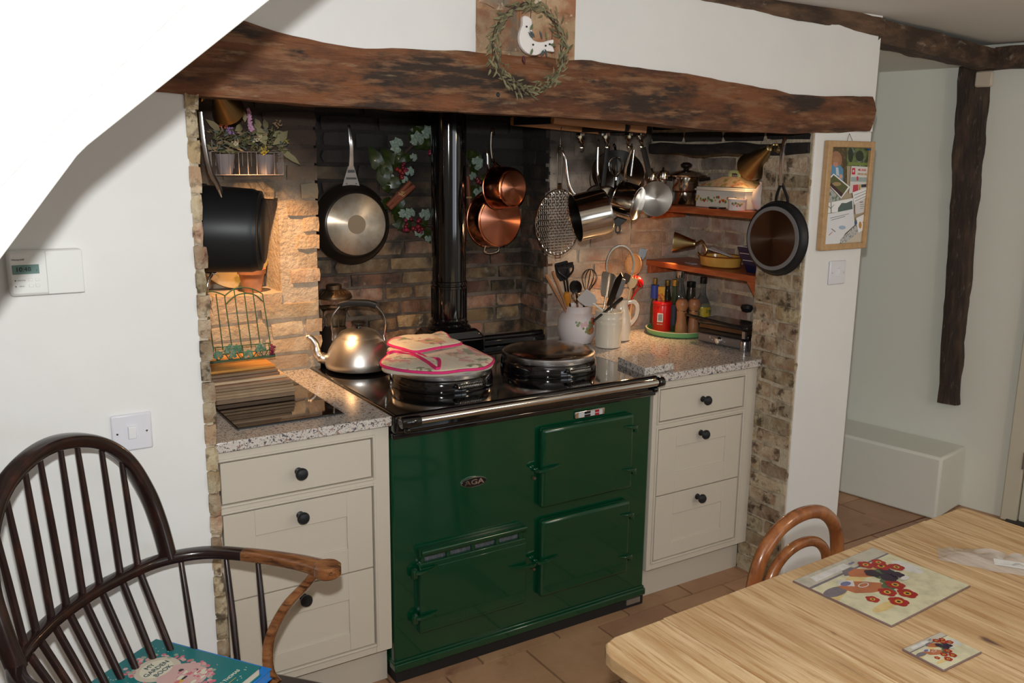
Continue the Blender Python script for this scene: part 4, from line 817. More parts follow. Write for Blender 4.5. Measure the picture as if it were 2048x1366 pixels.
util('spatula', 'dark brown flat wooden spatula leaning right behind the cream jar', 1228,618,1256,548,.47,.48, flat('dark_wood',(.05,.022,.012),.4), s=.5)
util('wooden_spoon_handle', 'black plastic handle reaching right across the cream jar rim', 1212,622,1246,595,.42,.42, blk)
# sieve ring and frying spoon behind
pz = at(1240,530,y=.52); t = T('sieve', 'upright round sieve with a steel rim and a fine mesh, behind the cream jar', 'sieve', face(pz, toward(pz, 25)))
m = MB(); m.sweep([(.060*math.cos(2*PI*i/40), .078*math.sin(2*PI*i/40), 0) for i in range(40)], [(.0045,.0035)]*40, 6, closed=True, up=(0,0,1)); O('rim', m, chrome, t)
m = MB()
for i in range(-9, 10):
    x = i*.0063; L = .078*math.sqrt(max(0, 1-(x/.060)**2))
    if L > .004: m.sweep([(x,-L,-.001),(x,-L*.5,-.012*(1-abs(x)/.060)),(x,L*.5,-.012*(1-abs(x)/.060)),(x,L,-.001)], .0005, 3, cap=False)
for i in range(-11, 12):
    y = i*.0063; L = .060*math.sqrt(max(0, 1-(y/.078)**2))
    if L > .004: m.sweep([(-L,y,-.001),(-L*.5,y,-.012*(1-abs(y)/.078)),(L*.5,y,-.012*(1-abs(y)/.078)),(L,y,-.001)], .0005, 3, cap=False)
O('fine_mesh', m, steel, t)['kind'] = 'stuff'
m = MB(); m.sweep([(0,-.076,0),(-.006,-.16,0)], .004, 8); O('handle', m, chrome, t)
t = util('spoon', 'tall pale wooden spoon behind the sieve', 1262,600,1268,506,.54,.54, flat('pale_wood',(.62,.38,.16),.5), s=1.7)
util('spaghetti_server', 'cream toothed spaghetti server rising from the jug', 1256,600,1266,552,.50,.49, flat('cream_plastic',(.70,.52,.30),.35), s=1.0)
util('ladle', 'bright red ladle tilted over to the right of the jug', 1262,600,1290,553,.50,.50, red, s=1.15, r_=.003)
util('spatula', 'black handle with two holes standing tallest behind the jug', 1262,600,1287,497,.56,.55, blk, s=.55)
util('whisk', 'dark wire whisk low behind the red ladle', 1262,603,1276,560,.53,.53, flat('reddish_wire',(.25,.10,.07),.3,metal=.6), s=.6)
# tray with bottles
TC = V((1.562,.512,ZT)); t = T('tray', 'round pale green tray carrying bottles and pepper mills', 'tray', Tr(TC))
m = MB(); m.lathe([(.118,0),(.124,.004),(.129,.024),(.126,.024),(.121,.006),(.0001,.004)], 56, c1=False); O('tray', m, flat('green_tray',(.17,.42,.16),.3), t)
m = MB(); m.lathe([(.129,.022),(.1305,.0245),(.126,.0245)], 56, c0=False, c1=False); O('rim', m, flat('tray_rim',(.70,.62,.52),.4), t)
ZB = ZT+.0048
def bottle(label, u, vt, x, y, rb, mt_, cap, neck=.3, sh=.62, lab=None, liq=None):
    top = at(u, vt, y=y); H = top.z-ZB; x = top.x; t = T('bottle', label, 'bottle', Tr((x,y,ZB)), 'bottles on the green tray'); rn = rb*neck
    m = MB(); m.lathe([(rb*.9,0),(rb,.004),(rb,H*sh*.85),(rb*.85,H*sh),(rn*1.25,H*(sh+.14)),(rn,H*(sh+.20)),(rn,H*.94)], 28); O('body', m, mt_, t)
    m = MB(); m.lathe([(rn*1.25,H*.88),(rn*1.3,H*.885),(rn*1.3,H*.995),(rn*1.1,H)], 20); O('cap', m, cap, t)
    if lab: m = MB(); m.lathe([(rb+.0005,H*lab[1]),(rb+.0005,H*lab[2])], 28, c0=False, c1=False); O('label_band', m, lab[0], t)
    return t
gold = flat('gold_cap',(.45,.32,.10),.3,metal=.8)
bottle('slim bottle with a gold cap and blue neck foil, leftmost on the tray', 1311,556,0,.638,.017, gl_brown, gold, .42, .5, (flat('blue_foil',(.04,.08,.40),.3),.60,.86))
bottle('dark oil bottle with a gold cap behind the red tin', 1336,560,0,.625,.021, gl_dark, gold, .45, .62)
bottle('green glass bottle with a gold cap and dark label between tin and mill', 1351,559,0,.545,.024, gl_green, gold, .45, .52, (flat('navy_label',(.02,.025,.05),.5),.12,.52))
bottle('tallest clear bottle with a silver and red cap at the back of the tray', 1361,541,0,.575,.031, flat('clear_bottle',(.55,.60,.58),.05,trans=.9), flat('silver_cap',(.6,.6,.6),.2,metal=1), .5, .6)
bottle('dark bottle with a wide black cap behind the pepper mills', 1383,563,0,.560,.024, gl_dark, blk, .62, .68)
bottle('clear sauce bottle with a black cap and yellow label, rightmost on the tray', 1408,554,0,.500,.036, flat('clear_bottle',(.55,.60,.58),.05,trans=.9), blk, .32, .52, (mat('yellow_label',(.60,.42,.03),.4,layers=[(40,None,.5,.6,(.05,.12,.03),'noise')]),.16,.45))
q = at(1323,573,y=.60); m = MB(); m.box(-.014,.014,-.011,.011,0,q.z-ZB); o = O('spice_box', m, mat('spice_yellow',(.70,.42,.02),.4,layers=[(40,None,.52,.6,(.50,.06,.02),'noise')]), X=Tr((q.x,.60,ZB),-.6)); tag(o, 'slim yellow and red spice carton between two bottles', 'box')
q = at(1316,655,z=ZB); cx, cy = 1.537, .577
t = T('salt_tin', 'bright red cylindrical tin with a white barcode panel on the tray', 'tin', Tr((cx,cy,ZB)))
m = MB(); m.lathe([(.040,0),(.041,.003),(.041,.112),(.040,.115)], 40); O('drum', m, red, t)
m = MB(); m.lathe([(.0415,.110),(.043,.113),(.043,.122),(.040,.126),(.0001,.126)], 40); O('lid', m, red, t)
d_ = toward((cx,cy,0)); q2 = V((d_.x,d_.y,0)); q2.rotate(Quaternion((0,0,1),R(-12))); X = face(q2*.0412+V((0,0,.060)), q2)
m = MB(); m.box(-.012,.012,-.019,.019,0,.0006, X=X); O('barcode_panel', m, paper, t); m = MB()
for i in range(11): m.box(-.009,.009,.013-i*.0026,.013-i*.0026+.0013,.0006,.0010, X=X)
O('barcode', m, blk, t, smooth=0)
text('small_print', 'SEA SALT', .006, X @ Matrix.Translation((0,-.028,.0006)), paper, t)
def mill(label, u, y):
    p = at(u,655,y=y); t = T('pepper_mill', label, 'mill', Tr((p.x,y,ZB)), 'wooden pepper mills')
    m = MB(); m.lathe([(.024,0),(.025,.004),(.0245,.030),(.020,.060),(.0205,.090),(.022,.096)], 32); O('body', m, flat('mill_wood',(.42,.19,.09),.35,coat=.2,layers=[(12,(6,6,1),.45,.7,(.33,.14,.06),'noise')]), t)
    m = MB(); m.lathe([(.0195,.096),(.0195,.0985)], 32); O('collar', m, steel, t)
    m = MB(); m.lathe([(.019,.099),(.0205,.103),(.0265,.118),(.0265,.132),(.018,.146),(.006,.150),(.0001,.150)], 32, c0=True); O('head', m, MATS['mill_wood'], t)
    m = MB(); m.sphere(.004, (0,0,.153), 10); O('finial', m, chrome, t)
mill('wooden pepper mill with a round head, the left one, nearer the red tin', 1362, .475); mill('wooden pepper mill with a round head, the right one, beside the press', 1386, .455)
# sandwich press
a, b = at(1397,684,z=ZT), at(1497,704,z=ZT); a = V((a.x,a.y,ZT)); b = V((b.x,b.y,ZT)); dx = (b-a).normalized(); Lp = .245; 
M = Matrix((dx, V((-dx.y,dx.x,0)), V((0,0,1)))).transposed().to_4x4(); M.translation = b-dx*Lp
t = T('sandwich_press', 'grey and black sandwich press against the brick pillar', 'press', M)
m = MB(); m.box(0,Lp,.0,.115,.004,.040); O('base', m, flat('press_grey',(.22,.20,.20),.35,metal=.5), t, bevel=.006)
m = MB(); m.box(.004,Lp-.002,-.002,.118,.041,.062); O('lower_plate', m, blk, t, bevel=.006)
m = MB(); m.box(.006,Lp-.012,.002,.112,.0625,.078); O('grill_plate', m, flat('brown_plate',(.10,.055,.03),.25,metal=.5), t)
m = MB(); m.box(-.004,Lp-.006,-.006,.118,.079,.098); O('upper_lid', m, flat('lid_black',(.03,.024,.02),.15,coat=.6), t, bevel=.008)
m = MB(); m.sweep(cr([(.012,-.004,.098),(-.035,-.010,.106),(-.050,-.012,.108),(-.03,-.03,.110),(.05,-.032,.106),(.17,-.018,.096),(Lp-.03,-.008,.086)],6), [(.008,.005)]*37, 8, up=(0,0,1)); O('handle', m, blk, t)
m = MB(); m.lathe([(.016,-.004),(.017,.0),(.017,.036),(.015,.040)], 24, X=Tr((Lp-.018,-.002,0))); m.lathe([(.009,.050),(.009,.078)], 16, X=Tr((Lp-.020,-.006,0))); O('corner_post', m, flat('press_post',(.42,.40,.40),.25,metal=.9), t)
m = MB(); m.lathe([(.015,0),(.014,.010),(.010,.014)], 20, X=face((Lp*.43,0,.022),(0,-1,0))); m.box(-.002,.002,-.013,.013,.0,.018, X=face((Lp*.43,0,.022),(0,-1,0)) @ Matrix.Rotation(.6,4,'Z')); O('dial_knob', m, chrome, t)
m = MB(); 
for x in (.30,.54): m.box(Lp*x-.003,Lp*x+.003,-.0006,.0002,.020,.022)
m.box(Lp*.25-.001,Lp*.25+.001,-.0006,.0002,.024,.034); O('marking', m, paper, t, smooth=0)
m = MB(); m.lathe([(.001,-.02),(.016,-.014),(.022,0),(.018,.012),(.0001,.016)], 14, sy=1.3); q = at(1452,622,y=.22); q.x = max(q.x, 1.6); o = O('black_plug', m, blackm, loc=(1.655, .255, .995-.02)); tag(o, 'rounded black plug on the wall behind the sandwich press', 'plug')
# plug is fixed to the wall
o.location = (1.728, .28, .985)
# spoon rest lying on the right lid
p = at(1148,690,z=.925)
t = T('spoon_rest', 'pale oval china spoon rest at the back of the right-hand lid', 'dish', Tr((.905,.395,.858)))
m = MB(); m.lathe([(.030,0),(.040,.003),(.070,.010),(.078,.018),(.075,.019),(.060,.011),(.0001,.006)], 40, sx=1.0, sy=.55, X=Matrix.Rotation(-.5,4,'Z')); O('dish', m, flat('rest_white',(.60,.55,.54),.12,coat=.5), t)
# ================================================================ COOKER TOP THINGS
K0 = V((.140,.555,.8585)); t = T('kettle', 'brushed aluminium hob kettle with a black handle on the range', 'kettle', Tr(K0))
m = MB(); m.lathe([(.096,.004),(.113,.010),(.116,.020),(.115,.035),(.104,.068),(.088,.098),(.078,.110),(.074,.114)], 64); O('body', m, alu, t)
m = MB(); m.lathe([(.075,.113),(.073,.116),(.062,.130),(.040,.140),(.020,.143),(.0001,.143)], 48); O('lid', m, alu, t)
m = MB(); m.lathe([(.010,.142),(.008,.150),(.024,.158),(.026,.163),(.020,.168),(.0001,.169)], 24); O('lid_knob', m, blk, t)
rx = V((.88,-.47,0)); m = MB(); sp_ = -rx
m.sweep(cr([sp_*.085+V((0,0,.035)), sp_*.118+V((0,0,.036)), sp_*.142+V((0,0,.052)), sp_*.148+V((0,0,.085)), sp_*.163+V((0,0,.108)), sp_*.178+V((0,0,.112))], 6), [.022]*5+[.019]*5+[.015]*6+[.0125]*6+[.011]*6+[.009]*3, 16); O('spout', m, alu, t)
m = MB()
for s in (-1, 1): m.sweep(cr([rx*s*.090+V((0,0,.100)), rx*s*.088+V((0,0,.125)), rx*s*.092+V((0,0,.160)), rx*s*.085+V((0,0,.190)), rx*s*.066+V((0,0,.215)), rx*s*.056+V((0,0,.222))], 6), [(.007,.0035)]*31, 10, up=rx)
O('handle_bracket', m, chrome, t)
m = MB(); m.sweep(cr([rx*-.062+V((0,0,.221)), rx*-.03+V((0,0,.229)), rx*.03+V((0,0,.229)), rx*.062+V((0,0,.221))], 6), [(.012,.012)]*19, 12, up=(0,0,1)); O('grip', m, blk, t)
m = MB(); m.lathe([(.05,-.000),(.098,.006)], 32, c1=False); m.lathe([(.006,-.0),(.016,.006)], 12, X=Tr(-V((rx.y,-rx.x,0))*-.055)); O('base', m, flat('copper_base',(.35,.16,.09),.3,metal=1), t)
# glass lantern behind it
t = T('storm_lantern', 'dark glass storm lantern with a bronze domed cap behind the kettle', 'lantern', Tr((.128,.745,.8585)))
br_ = flat('bronze', (.13,.085,.05), .4, metal=.8)
m = MB(); m.lathe([(.055,0),(.058,.006),(.056,.05),(.050,.09),(.040,.115),(.036,.12)], 36); O('tank', m, flat('lantern_tank',(.07,.055,.045),.3,metal=.6), t)
m = MB(); m.lathe([(.034,.12),(.040,.15),(.042,.175),(.052,.190),(.058,.20),(.058,.225)], 36, c0=False, c1=False); O('globe', m, glass, t)
m = MB(); m.lathe([(.058,.192),(.0605,.195),(.0605,.199),(.058,.201)], 36, c0=False, c1=False); O('ring', m, br_, t)
m = MB(); m.lathe([(.064,.222),(.065,.226),(.060,.238),(.042,.250),(.028,.254),(.028,.268),(.024,.271),(.0001,.271)], 40); O('cap', m, br_, t)
m = MB()
for i in range(20): a = 2*PI*i/20; m.sweep([(.057*math.cos(a),.057*math.sin(a),.2395),(.044*math.cos(a),.044*math.sin(a),.2495)], .0022, 5)
O('cap_flute', m, br_, t)['kind'] = 'stuff'
m = MB()
for a in (.4,2.5,4.6): m.sweep([(.05*math.cos(a),.05*math.sin(a),.10),(.056*math.cos(a),.056*math.sin(a),.19)], .0018, 6)
O('guard_wire', m, br_, t)
# double oven glove
floral = mat('floral_cotton', (.74,.66,.50), .9, sheen=.2, layers=[(13,None,.56,.60,(.62,.20,.20),'noise',5), (17,None,.585,.62,(.22,.24,.12),'noise',5), (11,None,.62,.66,(.60,.45,.16),'noise',3), (25,None,.60,.63,(.66,.30,.30),'noise',5)], bump=(160,.15))
lining = flat('lining', (.58,.52,.42), .95)
G = T('oven_glove', 'floral double oven glove with bright pink piping on the left lid', 'oven glove', Tr((.303,.258,.94)))
OR = V((.303,.258,.94))
def pad(outline, z0, z1, name, mt_, crown=.006, trim=True, dz=0):
    P = [at(u, v, z=(z0+z1)/2)-OR for u, v in outline]; P = cr([(p.x,p.y,0) for p in P], 5, True); n = len(P); c = sum(P, V())/n; mb = MB(); vs = []; fs = []
    za, zb = z0-OR.z, z1-OR.z; mid = (za+zb)/2
    rings = [(1, za+.002), (1.012, mid), (1, zb-.001), (.93, zb+crown*.5), (.7, zb+crown*.9), (.35, zb+crown)]
    for f, z in rings:
        for i, p in enumerate(P): q = c+(p-c)*f; vs.append((q.x, q.y, z+.003*mn.noise(V((q.x*22,q.y*22,z0*40)))*(1 if f < .95 else 0)))
    vs.append((c.x,c.y,zb+crown)); K_ = len(rings)
    for j in range(K_-1):
        for i in range(n): k = (i+1) % n; fs.append((j*n+i, j*n+k, (j+1)*n+k, (j+1)*n+i))
    for i in range(n): fs.append(((K_-1)*n+i, (K_-1)*n+(i+1) % n, K_*n))
    fs.append(tuple(reversed(range(n)))); mb.add(vs, fs)
    if sum((P[i].x*P[(i+1) % n].y-P[(i+1) % n].x*P[i].y) for i in range(n)) < 0: mb.f = [tuple(reversed(f)) for f in mb.f]
    g = O(name, mb, mt_, G, smooth=60)
    if trim: mb = MB(); mb.sweep([V((p.x,p.y,mid+.001)) for p in P], [(.0058,.0042)]*n, 8, up=(0,0,1), closed=True); O('piping', mb, pink, g)
    return g
pad([(768,742),(772,722),(800,700),(860,690),(920,690),(965,708),(984,722),(978,736),(930,744),(880,750),(820,748)], .928, .941, 'underside', lining, .002, False)
pad([(763,730),(772,716),(792,704),(850,692),(912,688),(952,704),(982,717),(984,726),(965,737),(925,741),(885,746),(840,745),(795,740)], .938, .950, 'mitt', floral)
pad([(777,687),(790,678),(832,673),(868,672),(876,668),(890,668),(902,681),(921,688),(872,697),(832,704),(806,698),(784,692)], .958, .972, 'folded_mitt', floral)
mb = MB(); P = cr([at(u,v,z=.958)-OR for u, v in ((776,706),(790,703),(822,707),(850,721),(874,737),(879,727),(876,718),(856,716),(838,708),(826,700))], 5)
mb.sweep([V((p.x,p.y,p.z)) for p in P], [(.0055,.004)]*len(P), 8, up=(0,0,1)); O('thumb_piping', mb, pink, G)
pad([(778,704),(780,696),(800,698),(826,704),(846,716),(872,722),(874,733),(850,722),(822,708)], .950, .958, 'thumb', floral, .003, False)
# ================================================================ LEFT SIDE THINGS
# wooden boards in a stack behind the hob
zz = .8613; N = 10
labs = ['bottom dark board of the wooden stack behind the hob','dark wooden board second from the bottom of the stack','third wooden board up in the stack behind the hob','fourth wooden board up, slightly proud at the right','fifth wooden board up, pinkish edge','sixth wooden board up in the stack by the hob','seventh board up, with the pale rounded corner','eighth wooden board up, under the trellis stand','ninth wooden board up, second from the top','orange-brown topmost board of the stack']
vr = [786, 780, 775, 770, 764, 759, 752, 746, 740, 732]; ur = [590, 591, 590, 588, 586, 582, 574, 560, 556, 551]
for i in range(N):
    th = .0082 if i else .014
    if i == 0: zz = .8613
    pr_ = at(ur[i], vr[i], z=zz+th*.5); y0 = pr_.y; xr = pr_.x
    m = MB(); m.box(-.36, 0, 0, .21, 0, th); dpt = min(.21, .655-y0); m = MB(); m.box(-.36+0, 0, 0, dpt, 0, th)
    x_l = max(-.36, -.534-xr); m = MB(); m.box(x_l, 0, 0, dpt, 0, th)
    o = O('wooden_board', m, boardo if i == 9 else boardp if i == 6 else boardw, bevel=.002, loc=(xr, y0, zz)); tag(o, labs[i], 'board', 'wooden boards stacked by the hob'); zz += th+.0004
ZS = zz
# wire trellis stand
YS = .50
def ts(u, v, y=YS): return at(u, v, y=y)
oo = ts(480,722); oo.z = ZS; t = T('trellis_stand', 'green wire trellis book stand decorated with vine leaves and grapes', 'stand', Tr(oo)); grn = flat('verdigris_wire',(.05,.11,.06),.5,metal=.3)
def loc_(u, v, dy=0): p = ts(u, v, YS+dy)-oo; p.y = dy; return p
m = MB(); back = lambda u, v: loc_(u, v, .0+ max(0,(720-v))*.00045)
arches = [((449,592),(468,578),(488,575),(508,579),(525,588)), ((400,592),(415,584),(426,583),(440,587),(451,592))]
for ar in arches: m.sweep(cr([back(u,v) for u,v in ar], 5), .0022, 6)
m.sweep(cr([back(452,608),back(470,592),back(490,587),back(510,590),back(526,603)], 5), .0022, 6)
for (u0,v0,u1,v1) in ((449,592,464,695),(468,580,484,700),(487,576,503,696),(505,579,520,688),(525,588,541,690),(432,588,446,700),(413,596,427,700)): m.sweep([back(u0,v0),back(u1,v1)], .0018, 6)
m.sweep([back(412,697),back(541,686)], .0018, 6); O('trellis', m, grn, t)
m = MB(); A_, B_ = loc_(414,729,-.045), loc_(550,712,-.045); A_.z = max(A_.z, .004); B_.z = max(B_.z, .004); B_.z = A_.z = .006
m.sweep([A_,B_], [(.005,.004)]*2, 8); m.sweep([A_+V((0,0,.022)),B_+V((0,0,.020))], .0016, 6)
for f in (0,.2,.4,.6,.8,1): q = A_.lerp(B_, f); m.sweep([q, q+V((0,.05,-.002)), q+V((0,.06,.03))], .0016, 6)
q = [A_.lerp(B_, f)+V((0,0,.003+(.020 if i % 2 else 0))) for i, f in enumerate([k/12 for k in range(13)])]; m.sweep(cr(q, 4), .0016, 6); O('shelf_rail', m, grn, t)
vine = mat('vine_leaf',(.07,.20,.12),.45,layers=[(40,None,.5,.65,(.20,.32,.22),'noise'),(60,None,.58,.68,(.40,.30,.22),'noise')])
for (u, v, s_) in ((418,702,1),(437,712,1),(460,700,1.15),(474,700,1.1),(497,710,1.1),(522,697,1.15),(466,712,.8)):
    p = loc_(u, v, -.050); 
    lm_ = MB()
    for k in range(5): a = (k-2)*R(52); lm_.leaf(.017*s_, .014*s_, .25, X=Matrix.Translation(p) @ Matrix.Rotation(PI/2,4,'X') @ Matrix.Rotation(a,4,'Z'))
    O('vine_leaf', lm_, vine, t, smooth=0)
for k in range(12):
    p = loc_(544+random.uniform(-3,5), 690+k*1.9, -.048+random.uniform(-.006,.006)); m = MB(); m.sphere(.0045, p, 10); O('grape', m, flat('grape',(.16,.015,.05),.25,coat=.4), t)
# niche: plate and flower pot
p = at(470,515,y=.80); t = T('plate', 'round plate leaning at the back of the wall niche', 'plate', face((p.x, .825, NZ0+.122), (0,-1,.16)))
m = MB(); m.lathe([(.0001,0),(.07,0),(.078,.004),(.116,.012),(.119,.014),(.116,.015),(.078,.008),(.0001,.005)], 48, c0=False, c1=False); O('plate', m, mat('plate_ochre',(.50,.38,.20),.25,layers=[(20,None,.5,.6,(.28,.24,.08),'noise')]), t)
p = at(484,577,z=NZ0+.002); t = T('flower_pot', 'terracotta flower pot standing in the wall niche behind the saucepan', 'pot', Tr((p.x+.012, .725, NZ0+.001)))
m = MB(); m.lathe([(.028,0),(.030,.002),(.042,.062),(.046,.062),(.048,.078),(.044,.078),(.040,.060),(.0001,.01)], 36, c1=False); O('pot', m, terracotta, t)
# wire basket with two pots and dried flowers
YB = .60; a, b = at(424,350,y=YB), at(567,349,y=YB); top = at(424,303,y=YB)
t = T('wire_basket', 'grey wire wall basket holding two small pots of dried flowers', 'basket', Tr((a.x, YB, a.z))); W_ = b.x-a.x; H_ = top.z-a.z; D_ = .058; wire = flat('wire_grey',(.36,.29,.27),.5,metal=.2)
m = MB()
for z in (0, H_): m.sweep([(0,0,z),(W_,0,z),(W_,D_,z),(0,D_,z)], .0016, 6, closed=True)
n = 8
for i in range(n+1): m.sweep([(W_*i/n,0,0),(W_*i/n,0,H_)], .0013, 5); m.sweep([(W_*i/n,0,0),(W_*i/n,D_,0)], .0013, 5); m.sweep([(W_*i/n,D_,0),(W_*i/n,D_,H_)], .0013, 5)
for i in range(1, 5): m.sweep([(0,D_*i/5,0),(0,D_*i/5,H_)], .0012, 5); m.sweep([(W_,D_*i/5,0),(W_,D_*i/5,H_)], .0012, 5)
m.sweep([(W_*.02,0,H_),(W_*.02,0,H_+.035)], .0013, 5); O('wirework', m, wire, t)
for k, (u, lab) in enumerate(((452,'left grey pot of dried flowers standing in the wire basket'),(531,'right grey pot of dried flowers standing in the wire basket'))):
    q = at(u, 348, y=YB+.03); g = T('small_pot', lab, 'pot', Tr((q.x, YB+.031, a.z+.002))); m = MB(); m.lathe([(.020,0),(.021,.002),(.031,.062),(.029,.062),(.0001,.05)], 28); O('pot', m, flat('grey_pot',(.30,.26,.26),.7), g)
rr = random.Random(9); t = T('dried_flowers', 'bunch of faded artificial leaves and flowers in the wire basket pots', 'flowers', Tr((a.x+W_*.5, YB+.025, a.z+.06))); OO = V((a.x+W_*.5, YB+.025, a.z+.06))
def lf(u, v, L, W, ang, mt_, dy=-.02, bend=.4, name='leaf'):
    q = at(u, v, y=YB+dy)-OO; m = MB(); m.leaf(L, W, bend, X=Matrix.Translation(q) @ Matrix.Rotation(R(ang),4,'Y') @ Matrix.Rotation(PI/2+R(rr.uniform(-25,25)),4,'X')); O(name, m, mt_, t, smooth=60)
for (u,v,L,W,ang) in ((532,292,.075,.030,-20),(545,290,.085,.026,55),(520,258,.04,.018,-10),(440,262,.05,.020,-50),(470,262,.05,.022,60),(490,245,.04,.014,0),(560,300,.075,.020,125),(530,262,.05,.018,15),(425,300,.045,.016,-60),(545,272,.04,.020,70),(505,270,.045,.016,30),(450,300,.04,.014,100),(480,296,.045,.014,-70),(515,302,.04,.014,80)): lf(u,v,L,W,ang, leafs)
m = MB()
for i in range(330):
    u = rr.uniform(420,575); v = rr.uniform(262,306) if u < 560 else rr.uniform(280,318); q = at(u, v, y=YB+rr.uniform(-.03,.03))-OO
    m.leaf(rr.uniform(.014,.026), rr.uniform(.003,.006), .3, rr.choice((0,0,0,1,2)), X=Matrix.Translation(q) @ Matrix.Rotation(rr.uniform(-2,2),4,'Y') @ Matrix.Rotation(PI/2+rr.uniform(-.8,.8),4,'X'))
O('small_foliage', m, [flat('dry_green',(.13,.13,.055),.8), flat('dry_tan',(.30,.22,.13),.8), flat('dry_blue',(.12,.15,.13),.8)], t, smooth=0)['kind'] = 'stuff'
m = MB()
for i in range(70): f = i/69; q = at(497+6*(1-f)+rr.uniform(-1,1)*(5-3*f), 262-f*44, y=YB-.02+rr.uniform(-.008,.008))-OO; m.sphere(rr.uniform(.003,.0045), q, 6)
O('lavender_spike', m, flat('lavender',(.62,.36,.55),.8), t)
for (u,v,mt_,r_,n_) in ((446,248,flat('coral',(.48,.15,.09),.8),.011,22),(460,262,flat('violet',(.30,.18,.42),.8),.010,18),(472,285,flat('cream_petal',(.62,.55,.36),.8),.009,14),(516,276,flat('cream_petal',(.62,.55,.36),.8),.010,14),(530,302,flat('yellow_petal',(.58,.42,.05),.8),.010,16),(556,248,flat('tan_seed',(.25,.16,.09),.8),.009,18),(573,282,flat('yellow_green',(.34,.30,.08),.8),.007,12)):
    m = MB()
    for i in range(n_): q = at(u,v,y=YB-.03)-OO+V((rr.uniform(-1,1),rr.uniform(-.6,.6),rr.uniform(-1,1)))*r_; m.leaf(r_*.9, r_*.5, .5, X=Matrix.Translation(q) @ Matrix.Rotation(rr.uniform(-3,3),4,'Y') @ Matrix.Rotation(PI/2+rr.uniform(-.9,.9),4,'X'))
    O('blossom', m, mt_, t, smooth=0)
# dark wreath on the chimney wall behind the flue
cw = at(868,365,y=.835); t = T('berry_wreath', 'dark green wreath with frosted leaves, berries and cinnamon behind the flue', 'wreath', face(cw, (0,-1,0))); rr = random.Random(4)
m = MB(); m.sweep([(.165*math.cos(2*PI*i/40), .165*math.sin(2*PI*i/40), .004) for i in range(40)], .006, 6, closed=True); O('ring', m, twig, t)
def loc2(u, v, dz=.02): q = at(u, v, y=.835-dz); return V((q.x-cw.x, q.z-cw.z, dz))
lfm = []
for k in range(3): m = MB(); m.leaf(1, .55, .35); q = O('leaf', m, leafg, smooth=60); lfm.append(q.data); bpy.data.objects.remove(q)
ffm = []
for k in range(2):
    m = MB(); n = 5
    for j in range(n): a = -1.7+3.4*j/(n-1)+.1*k; m.leaf(.62-.06*abs(j-2), .50, .25, X=Matrix.Translation((0,.35,0)) @ Matrix.Rotation(a,4,'Z'))
    q = O('frosted_leaf', m, leaffrost, smooth=60); ffm.append(q.data); bpy.data.objects.remove(q)
def put(name, me, p, ang, s_, tilt=0):
    o = link(name, me, t); o.matrix_local = Matrix.Translation(p) @ Matrix.Rotation(R(ang),4,'Z') @ Matrix.Rotation(R(tilt),4,'X') @ Matrix.Diagonal((s_,s_,s_,1)); return o
for i in range(56):
    a = 2*PI*i/56+rr.uniform(-.1,.1); r_ = rr.uniform(.135,.195); put('leaf', rr.choice(lfm), V((r_*math.cos(a), r_*math.sin(a), rr.uniform(.006,.03))), math.degrees(a)-90+rr.uniform(-80,80), rr.uniform(.045,.085), rr.uniform(-10,35))
for (u,v,s_) in ((760,330,.10),(765,360,.10),(775,345,.09)): put('leaf', rr.choice(lfm), loc2(u,v+15,.03), rr.uniform(-30,30), s_, 15)
for (u,v,s_,a) in ((805,290,.060,60),(835,285,.060,0),(862,268,.055,30),(822,312,.032,-50),(818,345,.040,-10),(812,358,.03,20),(812,420,.035,80),(825,430,.050,30),(845,432,.050,-30),(838,445,.045,180),(856,462,.030,180),(945,325,.055,-60),(955,365,.050,200),(948,352,.035,20),(930,430,.03,100)): put('frosted_leaf', rr.choice(ffm), loc2(u,v+8,.045), a, s_, 10)
bmesh_ = MB(); bmesh_.sphere(1, (0,0,0), 10); q = O('berry', bmesh_, berry); bme = q.data; bpy.data.objects.remove(q)
for (u,v,n,sp_) in ((866,302,9,10),(803,335,8,11),(805,350,4,7),(822,448,16,17),(836,462,6,9),(958,362,4,6)):
    for k in range(n): put('berry', bme, loc2(u+rr.uniform(-1,1)*sp_, v+rr.uniform(-1,1)*sp_*.75, .05+rr.uniform(-.006,.008)), 0, rr.uniform(.0065,.0095))
cin = flat('cinnamon',(.20,.055,.025),.6)
for (u0,v0,u1,v1) in ((774,412,820,364),(779,417,828,372),(784,405,824,374),(935,352,941,432)):
    m = MB(); m.sweep([loc2(u0,v0,.058),loc2(u1,v1,.058)], .0085, 8); O('cinnamon_stick', m, cin, t)
m = MB()
for k in range(8): p = loc2(802,387,.058); a = rr.uniform(0,6); m.sweep([p+V((-.014,-.006*math.cos(a),.012*math.sin(a))), p+V((0,.010*math.cos(a+1),.014)), p+V((.012,.010*math.cos(a),.012*math.sin(a)))], .0012, 4)
for k in range(3): p = loc2(938,396,.066); m.sweep([p+V((-.012,.002*k,0)), p+V((.012,.002*k,.0))], .0014, 4)
O('raffia_tie', m, flat('raffia',(.55,.35,.16),.8), t)
